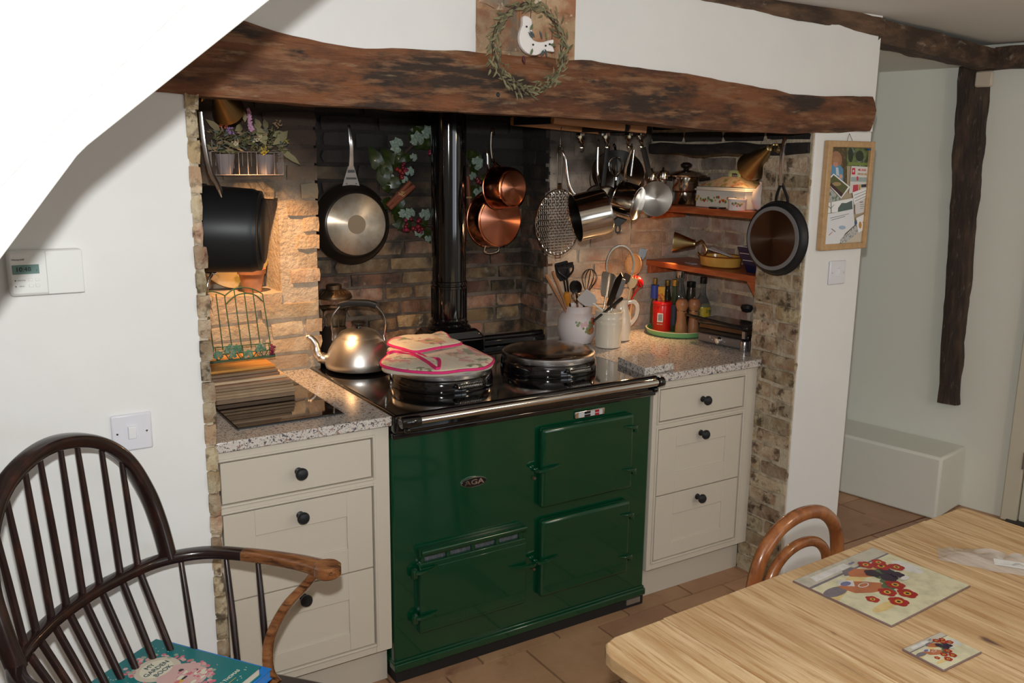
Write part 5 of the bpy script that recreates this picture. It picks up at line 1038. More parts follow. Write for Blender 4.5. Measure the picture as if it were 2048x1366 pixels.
# ================================================================ FRONT WALL THINGS
cw = at(1058,97,y=-.225); RX = .5*(at(1128,97,y=-.225).x-at(988,97,y=-.225).x); RZ = .5*(at(1058,10,y=-.225).z-at(1058,182,y=-.225).z)
t = T('olive_wreath', 'thin wreath of dried olive-green leaves hanging on the beam, bird inside', 'wreath', face(cw, (0,-1,0))); rr = random.Random(14); m = MB()
for k in range(4):
    ph = rr.uniform(0,6); m.sweep([((RX+.006*math.sin(7*a+ph))*math.cos(a), (RZ+.006*math.cos(5*a+ph))*math.sin(a), .004*math.sin(9*a+ph)) for a in [2*PI*i/60 for i in range(60)]], .0013, 5, closed=True)
O('twig_ring', m, twig, t); m = MB()
for i in range(330):
    a = rr.uniform(0, 2*PI); k = rr.gauss(0,.007); p = V(((RX+k)*math.cos(a), (RZ+k)*math.sin(a), rr.uniform(-.004,.010))); m.leaf(rr.uniform(.016,.028), rr.uniform(.004,.007), .3, rr.choice((0,0,1)), X=Matrix.Translation(p) @ Matrix.Rotation(a+(PI if rr.random() < .3 else 0)+rr.uniform(-.9,.9),4,'Z') @ Matrix.Rotation(rr.uniform(-.4,.5),4,'X'))
O('leaves', m, [flat('olive_a',(.215,.195,.105),.8), flat('olive_b',(.12,.11,.06),.8)], t, smooth=0)['kind'] = 'stuff'
bp_ = [(1044,34),(1050,32),(1058,36),(1062,44),(1062,72),(1064,80),(1074,84),(1086,84),(1104,79),(1105,86),(1103,92),(1107,104),(1098,103),(1090,103),(1080,107),(1070,111),(1058,109),(1048,103),(1040,92),(1037,80),(1038,66),(1042,54),(1044,46)]
YBd = -.246; P = [at(u,v,y=YBd) for u,v in bp_]; c = P[0]*0
for p in P: c = c+p
c = c/len(P); P2 = [((p.x-c.x), (p.z-c.z)) for p in cr([tuple(p) for p in P], 2, True)]
t = T('bird_ornament', 'white wooden bird hanging inside the olive wreath', 'ornament', face(c, (0,-1,0)))
m = MB(); m.prism(P2, -.006, .006); O('bird', m, flat('bird_white',(.78,.74,.72),.5), t, bevel=.002)
m = MB(); rr = random.Random(2)
for (u,v,a,k) in ((1056,62,-30,0),(1062,78,40,1),(1066,74,50,1),(1062,97,160,0),(1086,98,-160,1),(1096,90,-90,0),(1088,80,0,0),(1080,78,20,1),(1084,100,150,1)):
    q = at(u,v,y=YBd)-c; m.leaf(.021,.007,.1,k, X=Matrix.Translation((q.x,q.z,.0085)) @ Matrix.Rotation(R(a),4,'Z'))
for (u,v) in ((1050,54),(1063,90),(1088,92),(1096,89)): q = at(u,v,y=YBd)-c; m.sphere(.0028,(q.x,q.z,.008),8,2)
O('leaf_decoration', m, [olive, flat('slate_leaf',(.06,.08,.08),.6), blk], t, smooth=0)
m = MB(); q = at(1047,112,y=YBd)-c; q2 = at(1049,128,y=YBd)-c; m.sweep([(q.x,q.z,0),(q.x,(q.z+q2.z)/2,0),(q2.x,q2.z,0)], [.003,.005,.002], 8); m.sweep([(0-.012,.07,0),(-.012,.035,0)], .0008, 4); O('bead_drop', m, flat('bead',(.07,.012,.018),.4), t)
m = MB(); m.sweep([(-.012,.038,0),(-.010,.115,.0)], .0007, 4); O('thread', m, twig, t)
# thermostat
FX = lambda x, z, off=0: face((x, WY-off, z), (0,-1,0))
t = T('thermostat', 'white two-part wall thermostat with a small grey-green display', 'thermostat', FX(-.860, 1.338))
m = MB(); m.box(-.070,.070,-.047,.047,.0005,.024); O('case', m, thermo_pl, t, bevel=.007)
m = MB(); m.box(.0,.069,-.045,.045,.0235,.0262); O('flap', m, thermo_pl, t, bevel=.002)
m = MB(); m.box(-.062,-.013,-.001,.018,.024,.0252); O('display', m, flat('lcd',(.16,.27,.25),.2), t, bevel=.0005)
text('display_digits', '10:48', .013, Matrix.Translation((-.042,.0085,.0254)), blk, t); text('display_mark', '2', .006, Matrix.Translation((-.018,.006,.0254)), blk, t)
text('maker_name', 'Honeywell', .0052, Matrix.Translation((-.050,.029,.0243)), flat('print_grey',(.12,.12,.12)), t)
for i in range(4):
    x, y = -.030+.012*(i % 2), -.013-.012*(i//2); m = MB(); m.box(x-.0042,x+.0042,y-.0035,y+.0035,.0238,.0254); O('button', m, thermo_pl, t, bevel=.0008)
m = MB()
for y in (-.014,-.026): m.lathe([(.0012,0),(.0012,.0006)], 10, X=Tr((-.058,y,.024)))
O('indicator', m, blk, t)
for y, s_ in ((-.014,'HEATING'),(-.026,'MENU')): text('small_print', s_, .0035, Matrix.Translation((-.047,y,.0242)), flat('print_grey',(.12,.12,.12)), t)
def switch(label, x, z, rocker=True):
    t = T('light_switch', label, 'switch', FX(x, z)); m = MB(); m.box(-.043,.043,-.043,.043,.0005,.009); O('plate', m, white_pl, t, bevel=.004)
    m = MB(); m.add([(-.009,-.015,.009),(.009,-.015,.009),(.009,.015,.009),(-.009,.015,.009),(-.008,-.014,.0125),(.008,-.014,.0125),(.008,.014,.0150),(-.008,.014,.0150)], [(0,1,5,4),(1,2,6,5),(2,3,7,6),(3,0,4,7),(4,5,6,7)]); O('rocker', m, flat('rocker_white',(.78,.78,.80),.25), t, bevel=.001)
    for s in (-1,1): m = MB(); m.lathe([(.0028,.0088),(.0024,.0100),(.0001,.0102)], 12, X=Tr((s*.031,0,0))); O('screw', m, chrome, t)
switch('white light switch on the wall above the spindle-back armchair', -.717, .966); switch('white light switch on the pillar below the pinboard', 1.676, 1.188)
# pinboard
x0, x1, z0, z1 = 1.556, 1.806, 1.272, 1.650; t = T('pinboard', 'pine framed pinboard crowded with photographs and cards on the pillar', 'pinboard', FX((x0+x1)/2, (z0+z1)/2)); w2, h2 = (x1-x0)/2, (z1-z0)/2
for nm, a, b, c_, d_ in (('left',-w2,-w2+.024,-h2,h2),('right',w2-.020,w2,-h2,h2),('top',-w2+.024,w2-.020,h2-.022,h2),('bottom',-w2+.024,w2-.020,-h2,-h2+.022)):
    m = MB(); m.box(a,b,c_,d_,.001,.022); O('frame_rail', m, framew, t, bevel=.003)
m = MB(); m.box(-w2+.012,w2-.012,-h2+.012,h2-.012,.001,.008); O('backing', m, flat('cork_board',(.42,.33,.22),.9), t)
m = MB(); m.sweep([(-.012,h2,.006),(.002,h2+.026,.002),(.016,h2,.006)], .0009, 5); O('string', m, twig, t)
pp = lambda u, v, off: (lambda q: q)(at(u, v, y=WY-off))
def card(label, px, mt_, off, cat='card', name='postcard', extra=None):
    P = [at(u, v, y=WY-off) for u, v in px]; c = V((sum(p.x for p in P)/len(P), WY-off, sum(p.z for p in P)/len(P)))
    g = T(name, label, cat, face(c, (0,-1,0))); m = MB(); q = [(p.x-c.x, p.z-c.z) for p in P]
    if sum(q[i][0]*q[(i+1) % len(q)][1]-q[(i+1) % len(q)][0]*q[i][1] for i in range(len(q))) < 0: q.reverse()
    m.prism(q, 0, .0006); O('sheet', m, mt_, g, smooth=0)
    for k, (nm, shp, col) in enumerate(extra or ()):
        m = MB(); q = []
        for u, v in shp: p = at(u, v, y=WY-off); q.append((p.x-c.x, p.z-c.z))
        if sum(q[i][0]*q[(i+1) % len(q)][1]-q[(i+1) % len(q)][0]*q[i][1] for i in range(len(q))) < 0: q.reverse()
        m.prism(q, .0006, .0008+k*.0001); O(nm, m, flat('ink_%02d%02d%02d' % tuple(int(c_*99) for c_ in col), col, .5), g, smooth=0)
    return g, c
def ell(cx, cy, rx_, ry, n=14, a0=0): return [(cx+rx_*math.cos(2*PI*i/n+a0), cy+ry*math.sin(2*PI*i/n+a0)) for i in range(n)]
photo_bg = mat('photo_bg', (.07,.045,.022), .3, layers=[(60,None,.5,.7,(.16,.13,.04),'noise')]); meadow = mat('photo_meadow', (.13,.18,.06), .3, layers=[(30,None,.45,.6,(.04,.06,.025),'noise',5),(22,None,.56,.68,(.36,.42,.44),'noise',4)])
card('photograph of a fair-haired child in a blue jacket, top left of the pinboard', [(1656,290),(1693,292),(1694,370),(1652,366)], photo_bg, .0095, 'photograph', 'photograph', [
 ('hair', ell(1672,320,12,18), (.33,.16,.09)), ('jacket', [(1658,335),(1664,330),(1680,331),(1686,338),(1686,362),(1658,360)], (.10,.27,.45)), ('face', ell(1671,328,5,6), (.50,.25,.18)), ('fringe', ell(1672,319,7,6), (.38,.20,.11)), ('shirt', [(1671,335),(1676,335),(1678,352),(1672,350)], (.55,.60,.66)), ('hand', ell(1681,353,3.5,4.5), (.60,.33,.26))])
card('landscape picture of trees and a meadow, top right of the pinboard', [(1694,293),(1740,297),(1740,334),(1693,332)], meadow, .0095, 'picture', 'landscape_print', [('tree', ell(1719,312,8,11), (.025,.035,.02)), ('tree', ell(1701,310,5,15), (.03,.04,.015)), ('grass', [(1697,324),(1739,326),(1739,331),(1696,330)], (.17,.23,.05))])
g, c = card('white fair leaflet with a red square emblem on the pinboard', [(1703,332),(1740,334),(1738,380),(1698,387)], flat('leaflet_white',(.66,.63,.60),.6), .0112, 'leaflet', 'leaflet', [('red_square', [(1704,336),(1710,336),(1710,349),(1703,349)], (.55,.02,.05)), ('grey_drawing', [(1702,354),(1737,355),(1737,364),(1701,363)], (.33,.40,.39)), ('red_stall', [(1706,370),(1716,369),(1716,383),(1705,384)], (.50,.05,.08)), ('dark_stall', [(1722,369),(1735,368),(1734,374),(1722,375)], (.03,.03,.05)), ('ochre_stall', [(1717,369),(1721,369),(1720,380),(1717,381)], (.5,.3,.08)), ('red_mark', [(1713,353),(1716,353),(1716,361),(1713,361)], (.55,.03,.08))])
for s_, v, col in (('MILL ROAD', 340, (.55,.04,.09)), ('WINTER FAIR', 348.5, (.42,.26,.08))):
    q = at(1724, v, y=WY-.0112); text('leaflet_text', s_, .0105, Matrix.Translation((q.x-c.x, q.z-c.z, .0008)) @ Matrix.Rotation(-.03,4,'Z'), flat('ink_%s' % s_[:4], col), g, ext=.0003, bold=True, sx=.82)
q = at(1706.5, 342.5, y=WY-.0112); text('star_emblem', '*', .022, Matrix.Translation((q.x-c.x, q.z-c.z-.004, .0009)), paper, g, ext=.0003, bold=True)
card('tilted white bordered postcard of a green and brown farm scene', [(1667,347),(1700,374),(1682,397),(1651,363)], paper, .0126, 'postcard', 'postcard', [('farm_picture', [(1667,350),(1696,374),(1682,394),(1654,364)], (.10,.11,.04)), ('cattle', ell(1673,368,9,4,10,.6), (.36,.25,.12)), ('dark_strip', [(1657,369),(1662,366),(1686,388),(1682,393)], (.06,.02,.03))])
card('card with a red patch half hidden below the farm postcard', [(1650,372),(1662,378),(1682,398),(1680,404),(1649,410)], mat('card_grey_green',(.42,.42,.41),.6,layers=[(70,None,.5,.6,(.10,.18,.10),'noise')]), .0105, 'card', 'card', [('red_patch', [(1650,374),(1658,377),(1656,384),(1650,382)], (.45,.02,.03))])
ink = (.12,.13,.15)
g, c = card('long white note with handwriting slanting across the board', [(1705,385),(1738,373),(1738,392),(1708,408)], paper, .0135, 'note', 'handwritten_note', [('ink_line', [(1708,390),(1734,380),(1734,380.8),(1708,391)], ink), ('ink_line', [(1709,396),(1736,384),(1736,385),(1709,397)], ink), ('ink_line', [(1710,402),(1733,391),(1733,392),(1710,403)], ink)])
card('small printed card with a brown stripe under the slanting note', [(1706,396),(1735,392),(1731,424),(1711,429)], flat('card_white',(.64,.62,.62),.6), .0118, 'card', 'card', [('brown_stripe', [(1707,410),(1710,409),(1710,425),(1708,424)], (.22,.14,.07)), ('text_line', [(1719,404),(1726,403),(1726,404.5),(1719,405.5)], ink), ('text_line', [(1720,409),(1727,408),(1727,408.8),(1720,409.8)], ink), ('text_line', [(1720,413),(1728,412),(1728,412.8),(1720,413.8)], ink), ('text_line', [(1720,417),(1726,416),(1726,416.8),(1720,417.8)], ink)])
card('white card with a bare tree drawing and a dark woodland picture', [(1648,407),(1706,396),(1707,424),(1647,430)], paper, .0142, 'card', 'tree_card', [('woodland', [(1676,416),(1683,406),(1692,406),(1704,401),(1705,419),(1675,427)], (.09,.13,.12)), ('tree_trunk', [(1661,404),(1662.5,404),(1663,431),(1661,431)], (.20,.19,.16)), ('branch', [(1655,410),(1661,416),(1668,409),(1668,410),(1661,418),(1654,411)], (.20,.19,.16)), ('ground_line', [(1649,427),(1675,424),(1675,425),(1649,428)], (.20,.19,.16))])
g, c = card('large white letter on the lower part of the pinboard', [(1646,430),(1706,418),(1709,450),(1690,467),(1676,492),(1645,493)], flat('letter_white',(.72,.73,.76),.6), .0150, 'letter', 'letter', [('ink_line', [(1660,436),(1698,427),(1698,427.8),(1660,437)], ink), ('ink_line', [(1662,440),(1690,432),(1690,433),(1662,441)], ink), ('blue_stamp', ell(1684,455,7,4,10), (.35,.45,.60)), ('ink_line', [(1663,457),(1671,463),(1670,464),(1662,458)], ink), ('red_tick', [(1657,470),(1665,463),(1665,464),(1658,471)], (.5,.15,.12))])
card('grey strip of newsprint slanting at the foot of the pinboard', [(1680,480),(1713,448),(1715,466),(1684,491)], mat('newsprint',(.50,.51,.50),.7,layers=[(160,(1,1,1),.5,.6,(.15,.15,.15),'noise')]), .0158, 'cutting', 'newspaper_cutting')
card('curled white card with an orange oval, lower right of the pinboard', [(1712,436),(1733,426),(1730,458),(1716,466)], paper, .0130, 'card', 'oval_card', [('orange_oval', ell(1720,450,3,7,12), (.48,.25,.06)), ('red_word', [(1725,444),(1731,440),(1731,442),(1725,446)], (.5,.1,.1)), ('blue_edge', [(1707,446),(1713,440),(1714,447),(1709,455)], (.06,.11,.20))])
card('cream certificate at the very bottom of the pinboard', [(1690,470),(1731,460),(1727,487),(1676,492)], flat('certificate',(.58,.52,.42),.6), .0112, 'card', 'certificate')
m = MB(); q = at(1736,299,y=WY-.018); m.sweep([(0,0,0),(.006,.001,0),(.012,0,0)], [.0035,.002,.0035], 8); o = O('push_pin', m, flat('blue_pin',(.01,.08,.35),.3), X=face(q,(0,-1,0))); tag(o, 'small blue push pin in the top right corner of the pinboard', 'pin')
# ================================================================ TABLE and what lies on it
ZTb = .752; tb = T('dining_table', 'scrubbed pine dining table filling the lower right corner', 'table', Tr((-.141,-1.152,0), .034)); EX = 1.17; yb = -1.55
edges = [0, .165, .340, .505, .680, .850, 1.010, 1.17]
for i in range(7):
    c0, c1 = edges[i], edges[i+1]; g = .0005; th = .030
    if i == 0: P = [(.0,yb),(c1-g,yb),(c1-g,0),(.045,0),(.018,-.010),(.004,-.030),(0,-.05)]
    elif i == 6: P = [(c0+g,yb),(EX,yb),(EX,-.02),(EX-.006,-.006),(EX-.02,0),(c0+g,0)]
    else: P = [(c0+g,yb),(c1-g,yb),(c1-g,0),(c0+g,0)]
    m = MB(); m.prism([(a-c0,b) for a,b in P], ZTb-th, ZTb); o = O('plank', m, pine, tb, bevel=.004 if i in (0,6) else .0015, loc=(c0,0,0))
m = MB(); m.box(.07,EX-.07,-.095,-.07,ZTb-.13,ZTb-.031); m.box(.07,EX-.07,yb+.07,yb+.095,ZTb-.13,ZTb-.031); m.box(.07,.095,yb+.07,-.07,ZTb-.13,ZTb-.031); m.box(EX-.095,EX-.07,yb+.07,-.07,ZTb-.13,ZTb-.031); O('apron', m, pine, tb)
for x in (.10,EX-.10):
    for y in (-.10,yb+.10): m = MB(); m.box(-.035,.035,-.035,.035,ZTb-.16,ZTb-.031, X=Tr((x,y,0))); m.lathe([(.018,0),(.026,.02),(.022,.08),(.034,.35),(.024,.50),(.034,.54),(.030,.592)], 24, X=Tr((x,y,0))); O('leg', m, pine, tb)
# pansies picture printed on mat and coaster
def pansy_print(t, Wd, Hd, ztop):
    """flat picture in the mat's own u (0..1 along its length), v (0..1 across)"""
    cols = [(.60,.56,.38),(.42,.14,.06),(.33,.02,.015),(.03,.015,.035),(.60,.35,.03),(.09,.12,.06),(.62,.60,.58),(.16,.14,.16),(.48,.44,.36),(.62,.46,.20),(.16,.16,.30)]
    mats = [mat('print_%d' % i, c, .3, coat=.3, layers=[(35,None,.45,.7,tuple(x*.75 for x in c),'noise')]) for i, c in enumerate(cols)]
    m = MB(); lv = [0]
    def poly(P, ci):
        lv[0] += 1; z = ztop+.00002*lv[0]; n = len(P); m.add([((u-.5)*Wd, (v-.5)*Hd, z) for u, v in P], [tuple(range(n))], ci)
    def el(cx, cy, rx_, ry, ci, a=0, n=16): poly([(cx+rx_*math.cos(2*PI*i/n)*math.cos(a)-ry*math.sin(2*PI*i/n)*math.sin(a)*1.0, cy+rx_*math.cos(2*PI*i/n)*math.sin(a)*1.3+ry*math.sin(2*PI*i/n)*math.cos(a)) for i in range(n)], ci)
    poly([(0,0),(1,0),(1,1),(0,1)], 0); poly([(0,.82),(1,.84),(1,1),(0,1)], 8); poly([(.12,.86),(.55,.87),(.55,.95),(.14,.95)], 6); poly([(0,.80),(1,.82),(1,.84),(0,.83)], 7)
    poly([(.0,.52),(.25,.60),(.60,.66),(.72,.72),(.5,.78),(.2,.70),(.0,.66)], 9); el(.10,.64,.12,.07,7); el(.2,.22,.14,.05,9); el(.9,.55,.07,.16,6)
    # two terracotta pots lying down, rims to the left and up
    poly([(.18,.66),(.26,.76),(.42,.60),(.50,.50),(.40,.40),(.30,.44),(.20,.52)], 1); poly([(.20,.70),(.27,.77),(.36,.68),(.29,.60)], 6); el(.27,.68,.05,.035,10); el(.36,.56,.05,.03,1); el(.36,.57,.055,.035,6); el(.36,.57,.043,.026,1)
    poly([(.40,.80),(.52,.84),(.66,.70),(.60,.58),(.48,.66),(.40,.74)], 1); poly([(.37,.78),(.43,.86),(.54,.86),(.56,.82),(.44,.81),(.41,.76)], 7)
    for (x, y, s_) in ((.50,.42,.07),(.60,.58,.06),(.42,.36,.06),(.66,.64,.06),(.55,.50,.05)): el(x, y, s_, s_*.9, 5)
    for (x, y, c, s_) in ((.22,.36,2,.045),(.34,.20,2,.065),(.40,.36,2,.060),(.50,.24,2,.065),(.55,.40,2,.065),(.62,.52,3,.06),(.58,.66,3,.055),(.70,.60,3,.05),(.74,.70,2,.065),(.82,.60,2,.055),(.66,.80,2,.055),(.78,.76,2,.05),(.71,.50,3,.045)):
        for k in range(5): a = 2*PI*k/5+.5; el(x+s_*.5*math.cos(a), y+s_*.7*math.sin(a), s_*.58, s_*.75, c, 0, 10)
        if c == 2: el(x, y, s_*.45, s_*.5, 4, 0, 10); el(x, y, s_*.22, s_*.28, 3, 0, 8)
    el(.70,.42,.05,.03,6); el(.58,.96-.06,.02,.015,10); el(.61,.90,.018,.013,10)
    O('picture_print', m, mats, t, smooth=0)
def mat_thing(name, label, cat, px, z, th):
    A_, B_, C_, D_ = [at(u, v, z=z+th) for u, v in px]      # left, top, right, bottom
    ex = ((B_-A_)+(C_-D_))*.5; ey = ((B_-C_)+(A_-D_))*.5; cc = (A_+B_+C_+D_)/4; x = ex.normalized(); y = V((-x.y,x.x,0)); M = Matrix((x,y,V((0,0,1)))).transposed().to_4x4(); M.translation = V((cc.x,cc.y,z))
    t = T(name, label, cat, M); Wd, Hd = ex.length, ey.length; m = MB(); m.box(-Wd/2,Wd/2,-Hd/2,Hd/2,0,th); O('board', m, flat('mat_edge',(.16,.10,.09),.4), t, bevel=.0012); m = MB()
    pansy_print(t, Wd-.003, Hd-.003, th+.0001)
mat_thing('placemat', 'large placemat printed with terracotta pots and dark red pansies', 'placemat', [(1592,1161),(1740,1094),(1948,1171),(1776,1252)], ZTb+.0005, .004)
mat_thing('coaster', 'small square coaster printed with the same red pansies, beside the placemat', 'coaster', [(1802,1298),(1884,1262),(1961,1305),(1890,1340)], ZTb+.0005, .004)
# crumpled clear bag
p = at(1990,1130,z=ZTb); t = T('plastic_bag', 'crumpled clear plastic bag lying on the table at the right edge', 'bag', Tr((p.x+.015,p.y,ZTb+.0005), -.95)); m = MB(); vs = []; nx, ny = 26, 14
for j in range(ny+1):
    for i in range(nx+1):
        u, v = i/nx-.5, j/ny-.5; e = max(0, 1-(abs(2*u)**3))*max(0, 1-(abs(2*v)**3)); vs.append((u*.235+.006*mn.noise(V((u*8,v*9,7))), v*.095*(1-.5*max(0,-u))+.008*mn.noise(V((u*7,1,v*3))), .001+.020*e*(.55+.8*mn.noise(V((u*7,v*5,2))))+.010*e*abs(mn.noise(V((u*22,v*14,5))))))
m.add(vs, [(j*(nx+1)+i, j*(nx+1)+i+1, (j+1)*(nx+1)+i+1, (j+1)*(nx+1)+i) for j in range(ny) for i in range(nx)]); O('film', m, mat('clear_film',(.62,.60,.58),.10,alpha=.38,coat=1,spec=1), t, smooth=60)
m = MB(); m.box(-.01,.05,-.015,.012,.002,.004); m.box(.06,.095,-.012,.015,.003,.005); O('paper_slip', m, paper, t)
# ================================================================ BENTWOOD CHAIR behind the table
cx = at(1600,1016,y=-.985); hz = cx.z
t = T('bentwood_chair', 'reddish bentwood chair tucked in behind the pine table', 'chair', Tr((cx.x+.008,-.985,0), .10))
def hoop(w, z0, zt, r_, name, y=0, y0=0, flare=.0):
    P = [(-w*.88,y0,z0),(-w*.97,y0*.5+y*.5,(z0+zt)*.5),(-w,y,zt-w*.95),(-w*.86,y,zt-w*.42),(-w*.5,y,zt-w*.10),(0,y,zt),(w*.5,y,zt-w*.10),(w*.86,y,zt-w*.42),(w,y,zt-w*.95),(w*.97,y0*.5+y*.5,(z0+zt)*.5),(w*.88,y0,z0)]; m = MB(); m.sweep(cr(P, 7), r_, 14); O(name, m, bent, t)
hoop(.170, .44, hz-.017, .0165, 'back_hoop', 0, -.03); hoop(.125, .45, hz-.088, .0125, 'inner_hoop', -.004, -.03)
m = MB(); m.lathe([(.17,0),(.195,.006),(.198,.018),(.19,.028),(.16,.024),(.0001,.018)], 48, X=Tr((0,-.195,.43))); O('seat', m, bent, t)
for x, y, dx_, dy_ in ((-.14,-.04,-.02,.05),(.14,-.04,.02,.05),(-.13,-.34,-.03,-.04),(.13,-.34,.03,-.04)): m = MB(); m.sweep([(x,y,.432),(x+dx_*.4,y+dy_*.4,.22),(x+dx_,y+dy_,.0)], [.017,.015,.012], 12); O('leg', m, bent, t)
m = MB(); m.sweep([(.145*math.cos(2*PI*i/32), -.195+.145*math.sin(2*PI*i/32), .22) for i in range(32)], .010, 8, closed=True); O('leg_ring', m, bent, t)
# ================================================================ WINDSOR ARMCHAIR at the left
uu, ff = V((.707,.707,0)), V((.707,-.707,0)); M = Matrix((uu, -ff, V((0,0,1)))).transposed().to_4x4(); M.translation = uu*-.925
W = T('windsor_armchair', 'dark spindle-back wooden armchair stacked with books, at the left wall', 'chair', M)
ZA = .700
bow = [(.262,-.100,ZA),(.280,-.02,ZA),(.287,.10,ZA),(.272,.205,ZA),(.205,.280,ZA),(.095,.315,ZA),(0,.324,ZA)]
bowf = bow+[(-x,y,z) for x,y,z in reversed(bow[:-1])]
BP = cr(bowf, 8); k = len(BP)
m = MB(); a0, a1 = int(k*.17), int(k*.83); m.sweep(BP[a0:a1+1], [(.0165,.012)]*(a1-a0+1), 14, up=(0,0,1)); O('arm_bow', m, oak_dark, W)
for s, seg in ((1, BP[:a0+2]), (-1, list(reversed(BP[a1-1:])))):
    n_ = len(seg); m = MB(); m.sweep(seg, [(.027-.0105*i/(n_-1), .0125) for i in range(n_)], 14, up=(0,0,1)); m.lathe([(.026,-.014),(.030,-.010),(.030,.010),(.025,.014)], 24, X=Tr(seg[0])); O('arm', m, oak_arm, W)
hp = [(.226,.262,ZA),(.230,.283,.78),(.222,.305,.86),(.184,.325,.945),(.110,.342,1.003),(0,.350,1.027)]; hf = hp+[(-x,y,z) for x,y,z in reversed(hp[:-1])]; HP = cr(hf, 8)
m = MB(); m.sweep(HP, [(.0145,.0165)]*len(HP), 14, up=(0,1,.15)); O('back_hoop', m, oak_dark, W)
def atx(P, x, half=None):
    best = min(P, key=lambda p: abs(p.x-x)+(0 if half is None else (0 if half(p) else 9))); return best
ZSt = .440
for i in range(8):
    f = (i-3.5)/3.5; xt, xb, xs_ = f*.180, f*.170, f*.125
    pt_ = atx(HP, xt); pb_ = atx(BP, xb, lambda p: p.y > .2); ps = V((xs_, .205-.02*abs(f)**2*2, ZSt-.005)); m = MB()
    m.sweep([pt_, pt_.lerp(pb_,.5), pb_, pb_.lerp(ps,.5), ps], [.0055,.0072,.0078,.0078,.0065], 10); O('spindle', m, oak_dark, W)
for s in (-1, 1):
    for j, (x, y, xs_, ys) in enumerate(((.243,.245,.165,.165),(.281,.155,.195,.085),(.287,.08,.205,.02))):
        m = MB(); m.sweep([(s*x,y,ZA-.005),(s*(x+xs_)/2,(y+ys)/2,(ZA+ZSt)/2),(s*xs_,ys,ZSt-.005)], [.006,.0078,.0065], 10); O('short_spindle', m, oak_dark, W)
    m = MB(); m.sweep(cr([(s*.268,-.070,ZA-.012),(s*.264,-.045,.655),(s*.250,.0,.60),(s*.232,.030,.53),(s*.215,.025,.47),(s*.205,.0,.445)],7), [(.012,.010)]*36, 10, up=(0,1,0)); O('arm_support', m, oak_arm, W)
seat = [(-.19,.215),(-.10,.245),(0,.255),(.10,.245),(.19,.215),(.245,.12),(.25,-.02),(.225,-.15),(.12,-.185),(0,-.19),(-.12,-.185),(-.225,-.15),(-.25,-.02),(-.245,.12)]
m = MB(); m.prism([(p.x,p.y) for p in cr([(a,b,0) for a,b in seat], 5, True)], ZSt-.040, ZSt); O('seat', m, oak_dark, W, bevel=.008)
for x, y, dx_, dy_ in ((-.15,.16,-.05,.06),(.15,.16,.05,.06),(-.17,-.12,-.05,-.05),(.17,-.12,.05,-.05)): m = MB(); m.sweep([(x,y,ZSt-.038),(x+dx_*.3,y+dy_*.3,.30),(x+dx_*.7,y+dy_*.7,.14),(x+dx_,y+dy_,0)], [.013,.021,.017,.012], 12); O('leg', m, oak_dark, W)
m = MB(); m.sweep([(-.185,-.14,.2),(-.185,.19,.2)], [.009,.009], 8); m.sweep([(.185,-.14,.2),(.185,.19,.2)], [.009,.009], 8); m.sweep([(-.185,.02,.2),(0,.02,.2),(.185,.02,.2)], [.008,.013,.008], 8); O('stretcher', m, oak_dark, W)
# books on the seat
A_, B_, C_ = at(312,1277,z=.535), at(520,1324,z=.535), at(207,1346,z=.535)
ex = (A_-C_); wd = .185; x = ex.normalized(); dn = V((x.y,-x.x,0)); ln = (B_-A_).length+.012
def book(label, th, z, mt_, off=(0,0), rot=0, w_=wd, l_=ln, spine=None, page=None):
    M = Matrix((x,-dn,V((0,0,1)))).transposed().to_4x4(); M.translation = V((A_.x,A_.y,z))+x*off[0]+dn*off[1]; M = M @ Matrix.Rotation(rot,4,'Z')
    t = T('book', label, 'book', M, 'books on the armchair seat'); sp = spine or mt_
    m = MB(); m.box(-w_,0,-l_,0,th-.0022,th); m.box(-w_,0,-l_,0,0,.0022); O('cover', m, mt_, t, bevel=.0008)
    m = MB(); m.box(-w_-.001,-w_+.0025,-l_,0,.0,th); O('spine', m, sp, t, bevel=.001)
    m = MB(); m.box(-w_+.003,-.003,-l_+.003,-.003,.0022,th-.0022); O('page_block', m, page or flat('pages',(.66,.60,.50),.8), t); return t
bz = ZSt+.001
book('lowest visible book, dark with a patterned edge, under the stack on the chair', .022, bz, flat('cover_dark',(.10,.07,.06),.5), off=(.035,.045), rot=-.06)
book('thick white-paged book with a grey-brown cover under the blue one', .026, bz+.0225, flat('cover_taupe',(.20,.16,.13),.5), off=(.020,.030), rot=-.03, page=flat('pages_white',(.78,.76,.72),.8))
book('bright blue covered book just under the teal garden book', .024, bz+.049, flat('cover_blue',(.015,.20,.62),.35), off=(.030,.004), page=flat('pages_blue',(.05,.22,.60),.6))
tb_ = book('teal garden book with a flower wreath cover, topmost on the chair', .020, bz+.0735, teal, spine=flat('spine_tan',(.30,.16,.09),.6))
zc = .0201; m = MB(); rr = random.Random(8); CX, CY = -wd*.50, -ln*.45
def ring(cx, cy, rx_, ry, n=24, z=zc): return [(cx+rx_*math.cos(2*PI*i/n), cy+ry*math.sin(2*PI*i/n), z) for i in range(n)]
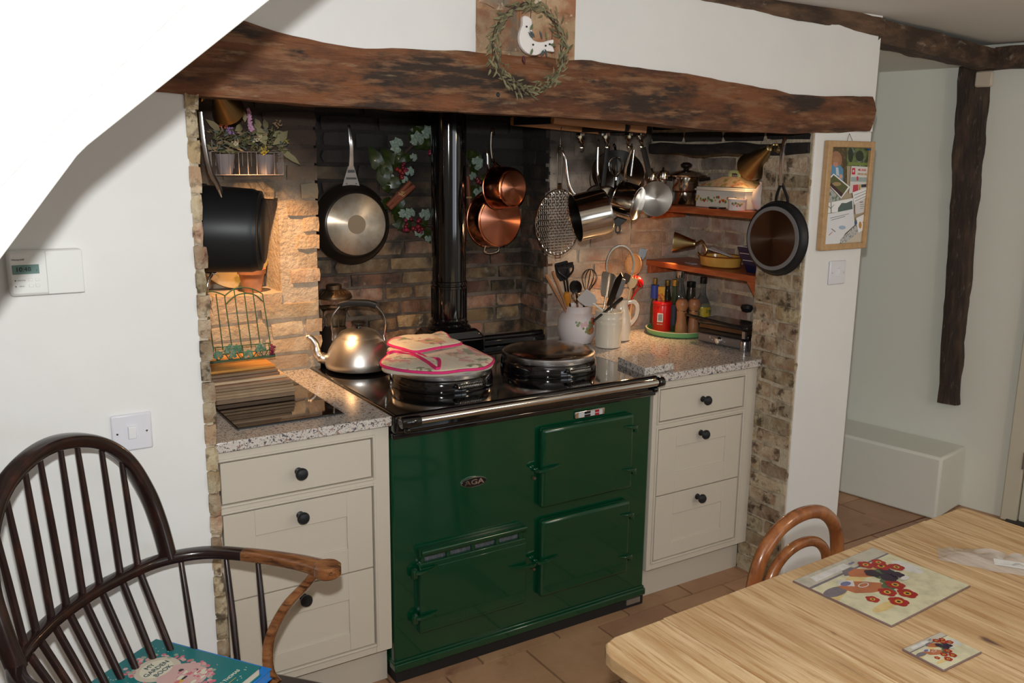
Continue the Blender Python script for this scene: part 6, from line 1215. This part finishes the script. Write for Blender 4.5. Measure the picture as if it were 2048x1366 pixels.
m.add(ring(CX, CY+.035, .048, .045), [tuple(range(24))], 0); m.add(ring(CX, CY-.030, .050, .050, z=zc+.0001), [tuple(range(24))], 1)
m.add(ring(CX, CY+.038, .036, .030, z=zc+.0003), [tuple(range(24))], 2)
for i in range(130):
    a = rr.uniform(0,2*PI); g = rr.uniform(.85,1.12); px_, py_ = CX+.058*g*math.cos(a), CY+.002+.092*g*math.sin(a); m.add(ring(px_, py_, rr.uniform(.003,.006), rr.uniform(.003,.006), 7, zc+.0002+i*.000002), [tuple(range(7))], rr.choice((3,3,4,5,1)))
for i in range(40): m.add(ring(CX+rr.uniform(-.03,.035), CY-.03+rr.uniform(-.04,.02), rr.uniform(.003,.010), rr.uniform(.002,.006), 7, zc+.0006+i*.000004), [tuple(range(7))], rr.choice((3,4,6,7,1,2)))
for i in range(60):
    px_, py_ = rr.uniform(-wd+.008,-.008), rr.uniform(-ln+.008,-.008)
    if ((px_-CX)/.070)**2+((py_-CY)/.108)**2 > 1: m.add(ring(px_, py_, .0014, .0014, 5), [tuple(range(5))], 2)
O('cover_picture', m, [flat('cv_cream',(.60,.52,.42)), flat('cv_blush',(.62,.40,.38)), flat('cv_paper',(.70,.66,.52)), flat('cv_pink',(.60,.16,.20)), flat('cv_rose',(.66,.34,.34)), flat('cv_sage',(.28,.38,.28)), flat('cv_gold',(.62,.38,.04)), flat('cv_black',(.04,.03,.04))], tb_, smooth=0)
for i, s_ in enumerate(('MY', 'GARDEN', 'BOOK')): text('title', s_, .0165, Matrix.Translation((CX, CY+.056-.018*i, zc+.0008)), flat('title_ink',(.05,.09,.10)), tb_, ext=.0003)
text('author_name', 'JAN GALE THOMAS', .0115, Matrix.Translation((CX+.015, -ln+.034, zc+.0003)), flat('cv_paper',(.70,.66,.52)), tb_, ext=.0003)
m = MB(); m.add([(CX-.03,-ln+.021,zc+.0002),(CX+.04,-ln+.021,zc+.0002),(CX+.04,-ln+.0225,zc+.0002),(CX-.03,-ln+.0225,zc+.0002)], [(0,1,2,3)]); O('gold_line', m, flat('cv_gold',(.62,.38,.04)), tb_, smooth=0)
